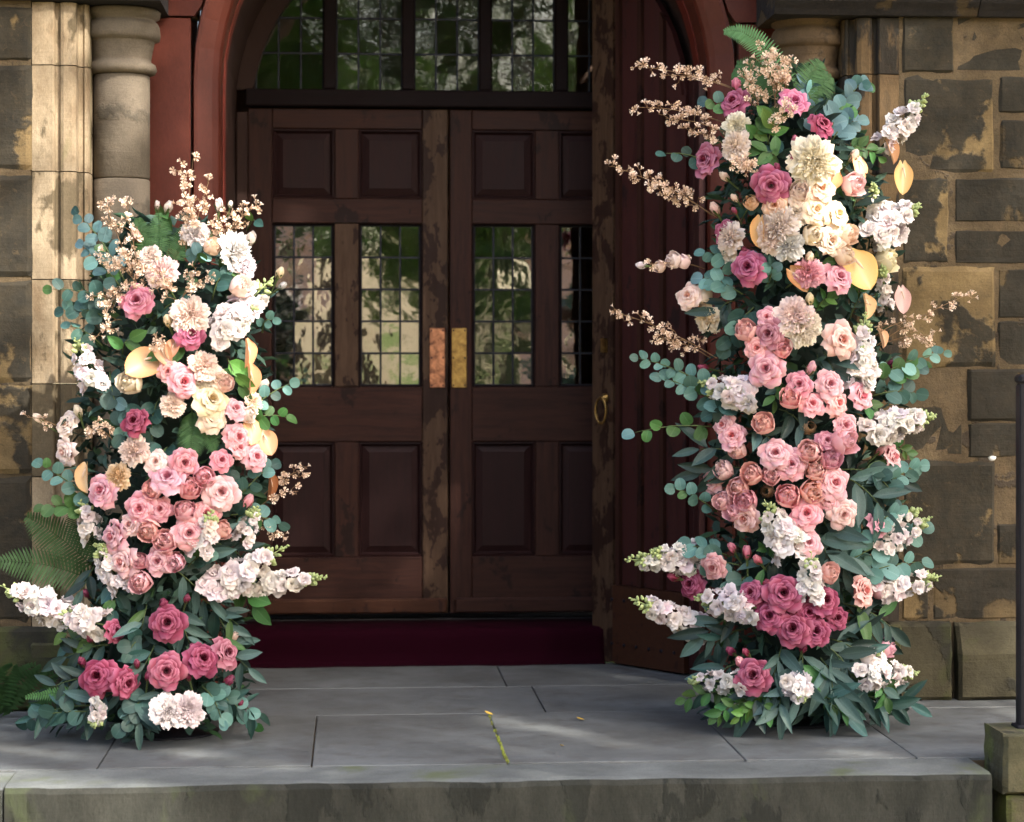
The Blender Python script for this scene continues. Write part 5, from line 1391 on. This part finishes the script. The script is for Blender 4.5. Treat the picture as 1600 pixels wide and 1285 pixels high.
for a in [(1160, 145, 992, 104, 90, .030), (1150, 140, 1040, 118, 40, .03), (1140, 195, 1000, 168, 70, .028), (1150, 215, 1040, 185, 60, .035), (1150, 240, 1075, 205, 60, .035), (1120, 340, 962, 262, 110, .034), (1110, 335, 1020, 290, 60, .04), (1120, 560, 962, 488, 90, .034), (1110, 560, 1030, 530, 50, .04),
          (1370, 540, 1510, 462, 60, .030), (1375, 540, 1460, 525, 60, .032), (1360, 530, 1430, 500, 40, .03), (1215, 180, 1195, 90, 80, .045), (1225, 150, 1235, 95, 40, .035), (1190, 190, 1170, 120, 70, .04), (1210, 170, 1215, 120, 60, .045), (1190, 290, 1150, 255, 60, .04), (1180, 285, 1165, 265, 40, .035), (1100, 420, 1015, 414, 10, .012), (1210, 215, 1225, 175, 50, .04)]:
    Rc_.branch(*a)
for a in [(1248, 165, 1130, 50, 44, .17, .75), (1240, 160, 1150, 100, 60, .06, .4), (1245, 165, 1282, 95, 60, .02, .4), (1250, 170, 1300, 120, 56, .03, .35), (1200, 160, 1145, 112, 56, .05, .45)]:
    Rc_.fern(*a, n=34)
Rc_.cone(1263, 668, 40); Rc_.cone(1199, 768, 36)

# ------------------------------------------------------------------ small plants and fallen leaves
def clump(name, px, py, Y, h, n, label, seed):
    b = at(px, py, Y); R = random.Random(seed); mb = MB()
    for k in range(n):
        a = R.uniform(0, 6.28); d = Vector((math.cos(a), math.sin(a) * .5 - .35, R.uniform(.5, 1.8))).normalized(); L = h * R.uniform(.5, 1)
        p = Vector((b.x + R.uniform(-.08, .08), Y + R.uniform(-.03, .03), .0)); s = d.cross(Vector((0, -1, 0))).normalized()
        for j in range(14):
            t = .2 + .8 * j / 14; q = p + d * L * t - Vector((0, 0, .25 * L * t ** 3))
            w = .055 * math.sin(math.pi * (.2 + .75 * t))
            for sd in (-1, 1): mb.add([q, q + s * sd * w * .6 + d * .014, q + s * sd * w + d * .012 - Vector((0, 0, .008)), q + s * sd * w * .5 - d * .006], [(0, 1, 2, 3)], [R.uniform(0, .12)] * 4)
    for v in mb.V: v.z = max(v.z, .004)
    me = mesh(name, [v - Vector((b.x, Y, 0)) for v in mb.V], mb.F, M['fern'], False, mb.A)
    tag(obj(name, me, None, Matrix.Translation((b.x, Y, 0))), label, 'fern')
clump('fern_clump', 4, 1110, 8.06, .42, 12, 'dark green fern growing at the foot of the left wall', 5)
lm, _, pp, _ = newmat('fallen_leaf_yellow'); pp.inputs['Base Color'].default_value = (.55, .36, .05, 1); pp.inputs['Roughness'].default_value = .6
for px, py, s, rz, lab in ((764, 1119, .020, .9, 'small bright yellow fallen leaf on the paving joint'), (907, 1127, .016, 1.2, 'tiny curled fallen leaf on the paving right of centre'), (878, 1168, .012, 2.2, 'tiny pale petal scrap near the front of the landing')):
    Y = CAM_H / ((py - HOR) / F_PX) * (CY - (px - 800) / F_PX * SY); b = at(px, py, Y)
    V = [(0, -1, .1), (-.45, -.2, .3), (0, -.1, .1), (.45, -.2, .35), (-.35, .5, .5), (0, .5, .25), (.35, .5, .55), (0, 1, .7)]
    me = mesh('fallen_leaf', [(x * s, y * s, z * s + .003) for x, y, z in V], [(0, 2, 1), (0, 3, 2), (1, 2, 5, 4), (2, 3, 6, 5), (4, 5, 7), (5, 6, 7)], lm, True)
    tag(obj('fallen_leaf', me, None, Matrix.Translation((b.x, Y, .001)) @ Matrix.Rotation(rz, 4, 'Z')), lab, 'leaf', 'fallen leaves on the paving')

# ------------------------------------------------------------------ churchyard across from the door: shades the front, mirrored in the panes
def tree(name, x, y, H, crown, nleaf, label, seed, leaf=.17, gaps=(), group='trees of the churchyard', base=-.34, tr=.26):
    R = random.Random(seed); root = empty(name, (x, y, base), label, 'tree', group)
    mb = MB(); P = [Vector((0, 0, 0)), Vector((.1, .05, H * .25)), Vector((-.05, .1, H * .5)), Vector((.1, 0, H * .85))]
    mb.tube(P, [tr * 1.25, tr, tr * .75, tr * .3], 12)
    for (cx, cy, cz, rx, ry, rz) in crown:
        s = P[2].lerp(P[3], R.random() * .6); e = Vector((cx - x, cy - y, cz - base))
        mb.tube([s, s.lerp(e, .5) + Vector((0, 0, .3)), e], [tr * .45, tr * .28, tr * .08], 7)
    obj('trunk', mesh('trunk', mb.V, mb.F, M['bark'], True), root)
    tot = sum(c[3] * c[4] * c[5] for c in crown); mb = MB(); V, F, A = [], [], []
    for (cx, cy, cz, rx, ry, rz) in crown:
        for k in range(int(nleaf * rx * ry * rz / tot)):
            while True:
                u = Vector((R.uniform(-1, 1), R.uniform(-1, 1), R.uniform(-1, 1)))
                if u.length < 1: break
            u *= .75 + .25 * u.length
            p = Vector((cx + u.x * rx, cy + u.y * ry, cz + u.z * rz))
            if gaps:
                skip = False
                for (g, gr) in gaps:
                    w = p - g; w = w - SUN * w.dot(SUN)
                    if w.length < gr * 1.0 + .06 and R.random() > .09: skip = True; break
                if skip: continue
            d = Vector((R.uniform(-1, 1), R.uniform(-1, 1), R.uniform(-1, .5))).normalized(); n = d.orthogonal().normalized(); n = Quaternion(d, R.uniform(0, 6.28)) @ n
            L = leaf * R.uniform(.7, 1.2); i = len(V); q = p - Vector((x, y, base))
            V += [q, q + d * L * .5 + n * L * .33, q + d * L, q + d * L * .5 - n * L * .33]; F.append((i, i + 1, i + 2, i + 3)); A += [R.random()] * 4
    o = obj('crown', mesh('crown', V, F, M['crown'], False, A), root)
    return root
# canopy openings shaped along the sun rays to put sun patches on chosen spots
G = [(at(20, 200, YW), .08), (at(15, 330, YW), .09), (at(30, 480, YW), .07), (at(20, 660, YW), .09), (at(75, 60, YW), .08), (at(95, 150, YW), .09), (at(80, 190, YW), .08), (at(75, 350, YW), .13), (at(100, 450, YW), .13), (at(85, 560, YW), .12), (at(60, 420, YW), .10), (at(200, 150, 8.38), .09), (at(165, 260, 8.38), .06),
     (at(190, 370, 7.5), .15), (at(270, 340, 7.5), .13), (at(370, 360, 7.5), .14), (at(210, 450, 7.48), .15), (at(390, 470, 7.5), .15), (at(300, 500, 7.45), .10), (at(140, 580, 7.6), .12), (at(280, 290, 7.6), .10), (at(230, 570, 7.45), .08), (at(300, 610, 7.45), .10), (at(420, 650, 7.6), .08),
     (at(420, 540, 7.6), .10), (Vector((.66, 7.85, 0)), .15), (Vector((.82, 7.72, 0)), .11), (Vector((.70, 7.25, 0)), .15), (Vector((.95, 7.18, 0)), .10), (Vector((-1.05, 7.35, 0)), .20), (Vector((-.45, 7.4, 0)), .12), (Vector((-.15, 7.3, 0)), .10), (Vector((.78, 6.76, -.06)), .15), (Vector((1.10, 6.76, -.10)), .12), (Vector((.5, 6.80, 0)), .12), (Vector((-.3, 6.85, 0)), .12), (Vector((1.6, 7.2, 0)), .08),
     (at(1260, 250, 7.5), .07), (at(1280, 330, 7.48), .09), (at(1240, 380, 7.48), .07), (at(1390, 200, 7.6), .08), (at(1380, 340, 7.6), .09), (at(1320, 240, 7.5), .05), (at(1410, 275, 7.6), .05), (at(1230, 165, 7.6), .06)]
cr = []
Rt = random.Random(3)
for k in range(34):
    cr.append((5.6 + Rt.uniform(-3.6, 3.4), 1.6 + Rt.uniform(-2.8, 3.0), 9.0 + Rt.uniform(-1.3, 2.0), Rt.uniform(1.0, 1.6), Rt.uniform(1.0, 1.6), Rt.uniform(.8, 1.2)))
tree('shade_tree', 7.2, -0.5, 9.5, cr, 23000, 'tall leafy tree whose canopy shades the church front', 3, .17, G, tr=.3)
for i, (x, y, H, n, lab) in enumerate(((-.5, -9.0, 8, 5000, 'slim tree on the grass bank facing the left door'), (2.3, -10.5, 8, 6500, 'dark low-branched tree on the bank facing the right door'), (-6, -13, 9, 6000, 'broad tree on the grass bank, further left'), (8.5, -14, 9, 6000, 'broad tree on the grass bank, further right'))):
    c = [(x + Rt.uniform(-1.6, 1.6), y + Rt.uniform(-1.5, 1.5), (5.3 if i != 1 else 3.2) + Rt.uniform(-.8, 2.2), Rt.uniform(.8, 1.4), Rt.uniform(.8, 1.4), Rt.uniform(.7, 1.1)) for _ in range(9)]
    tree('churchyard_tree', x, y, H, c, n, lab, 40 + i, .2, tr=.16)
for i, (x, y, lab) in enumerate(((-11, -33, 'tall dense tree behind the bank, far left'), (-4, -34, 'tall dense tree behind the bank, left of centre'), (2.5, -33, 'tall dense tree behind the bank, in the centre'), (9, -34, 'tall dense tree behind the bank, right of centre'), (16, -33, 'tall dense tree behind the bank, far right'))):
    c = [(x + Rt.uniform(-3.2, 3.2), y + Rt.uniform(-1.5, 1.5), 8.2 + Rt.uniform(-4.0, 6.0), Rt.uniform(1.6, 2.4), Rt.uniform(1.2, 1.8), Rt.uniform(1.5, 2.1)) for _ in range(14)]
    tree('tall_tree', x, y, 11, c, 7000, lab, 60 + i, .42, tr=.3, base=2.9)
for i, (x, w, lab) in enumerate(((-1.05, .5, 'added pink stone pier mirrored in the door panes, left one'), (2.98, .72, 'added pink stone pier mirrored in the door panes, right one'))):  # piers added to put pink into the door pane reflections
    gp = empty('reflection_pier', (x, -7.5, -.34), lab, 'pier', 'added piers mirrored in the door panes')
    mb = MB(); mb.box(x - w / 2, x + w / 2, -7.8, -7.2, -.34, 3.0, .02); mb.build('shaft', M['pink_stone'], gp)
    mb = MB(); mb.box(x - w / 2 - .08, x + w / 2 + .08, -7.88, -7.12, 3.002, 3.16, .03); mb.build('cap', M['pink_stone'], gp)
for i, (x, y, w, h, lab) in enumerate(((-.3, -9.6, .5, .8, 'squat sandstone headstone on the bank, leftmost'), (.2, -11.5, .6, .9, 'pale sandstone headstone in the middle of the bank'), (.75, -10.2, .45, .7, 'small sandstone headstone near the dark tree'))):
    t = min(max((-8.5 - y) / 9.0, 0), 1); z = -.34 + 3.3 * t * t * (3 - 2 * t) - .25
    mb = MB(); V = [(x - w / 2, z), (x + w / 2, z), (x + w / 2, z + h * .9)] + [(x + w / 2 * math.cos(a), z + h * .9 + w * .35 * math.sin(a)) for a in [math.pi * k / 8 for k in range(1, 8)]] + [(x - w / 2, z + h * .9)]
    n_ = len(V); VV = [(a, y, b) for a, b in V] + [(a, y - .12, b) for a, b in V]
    mb.add(VV, [tuple(range(n_)), tuple(reversed(range(n_, 2 * n_)))] + [(k, n_ + k, n_ + (k + 1) % n_, (k + 1) % n_) for k in range(n_)])
    tag(mb.build('headstone', M['jamb']), lab, 'headstone', 'headstones on the bank')

# yew added to darken reflections in the right leaf: countless needles as one crown over a short trunk
yew = empty('reflection_yew', (1.95, -8.3, -.34), 'dense dark yew bush added to darken the right door reflections', 'bush')
mb = MB(); mb.tube([(0, 0, 0), (.03, 0, .8), (0, 0, 2.2)], [.10, .08, .03], 8); obj('trunk', mesh('trunk', mb.V, mb.F, M['bark'], True), yew)
V, F, A = [], [], []
Ry = random.Random(8)
for k in range(5200):
    t = Ry.uniform(0, 6.28); h = Ry.uniform(.1, 3.1); r = .62 * math.sin(math.pi * (.12 + .8 * h / 3.3)) ** .5 * (Ry.uniform(.6, 1.0) ** .5)
    q = Vector((r * math.cos(t), r * math.sin(t), h)); dd = Vector((math.cos(t) + Ry.uniform(-.8, .8), math.sin(t) + Ry.uniform(-.8, .8), Ry.uniform(-.5, .9))).normalized(); n = dd.orthogonal().normalized(); n = Quaternion(dd, Ry.uniform(0, 6.28)) @ n
    i = len(V); L = Ry.uniform(.07, .13); V += [q, q + dd * L * .5 + n * L * .28, q + dd * L, q + dd * L * .5 - n * L * .28]; F.append((i, i + 1, i + 2, i + 3)); A += [Ry.uniform(0, .25)] * 4
obj('crown', mesh('crown', V, F, M['fern'], False, A), yew)
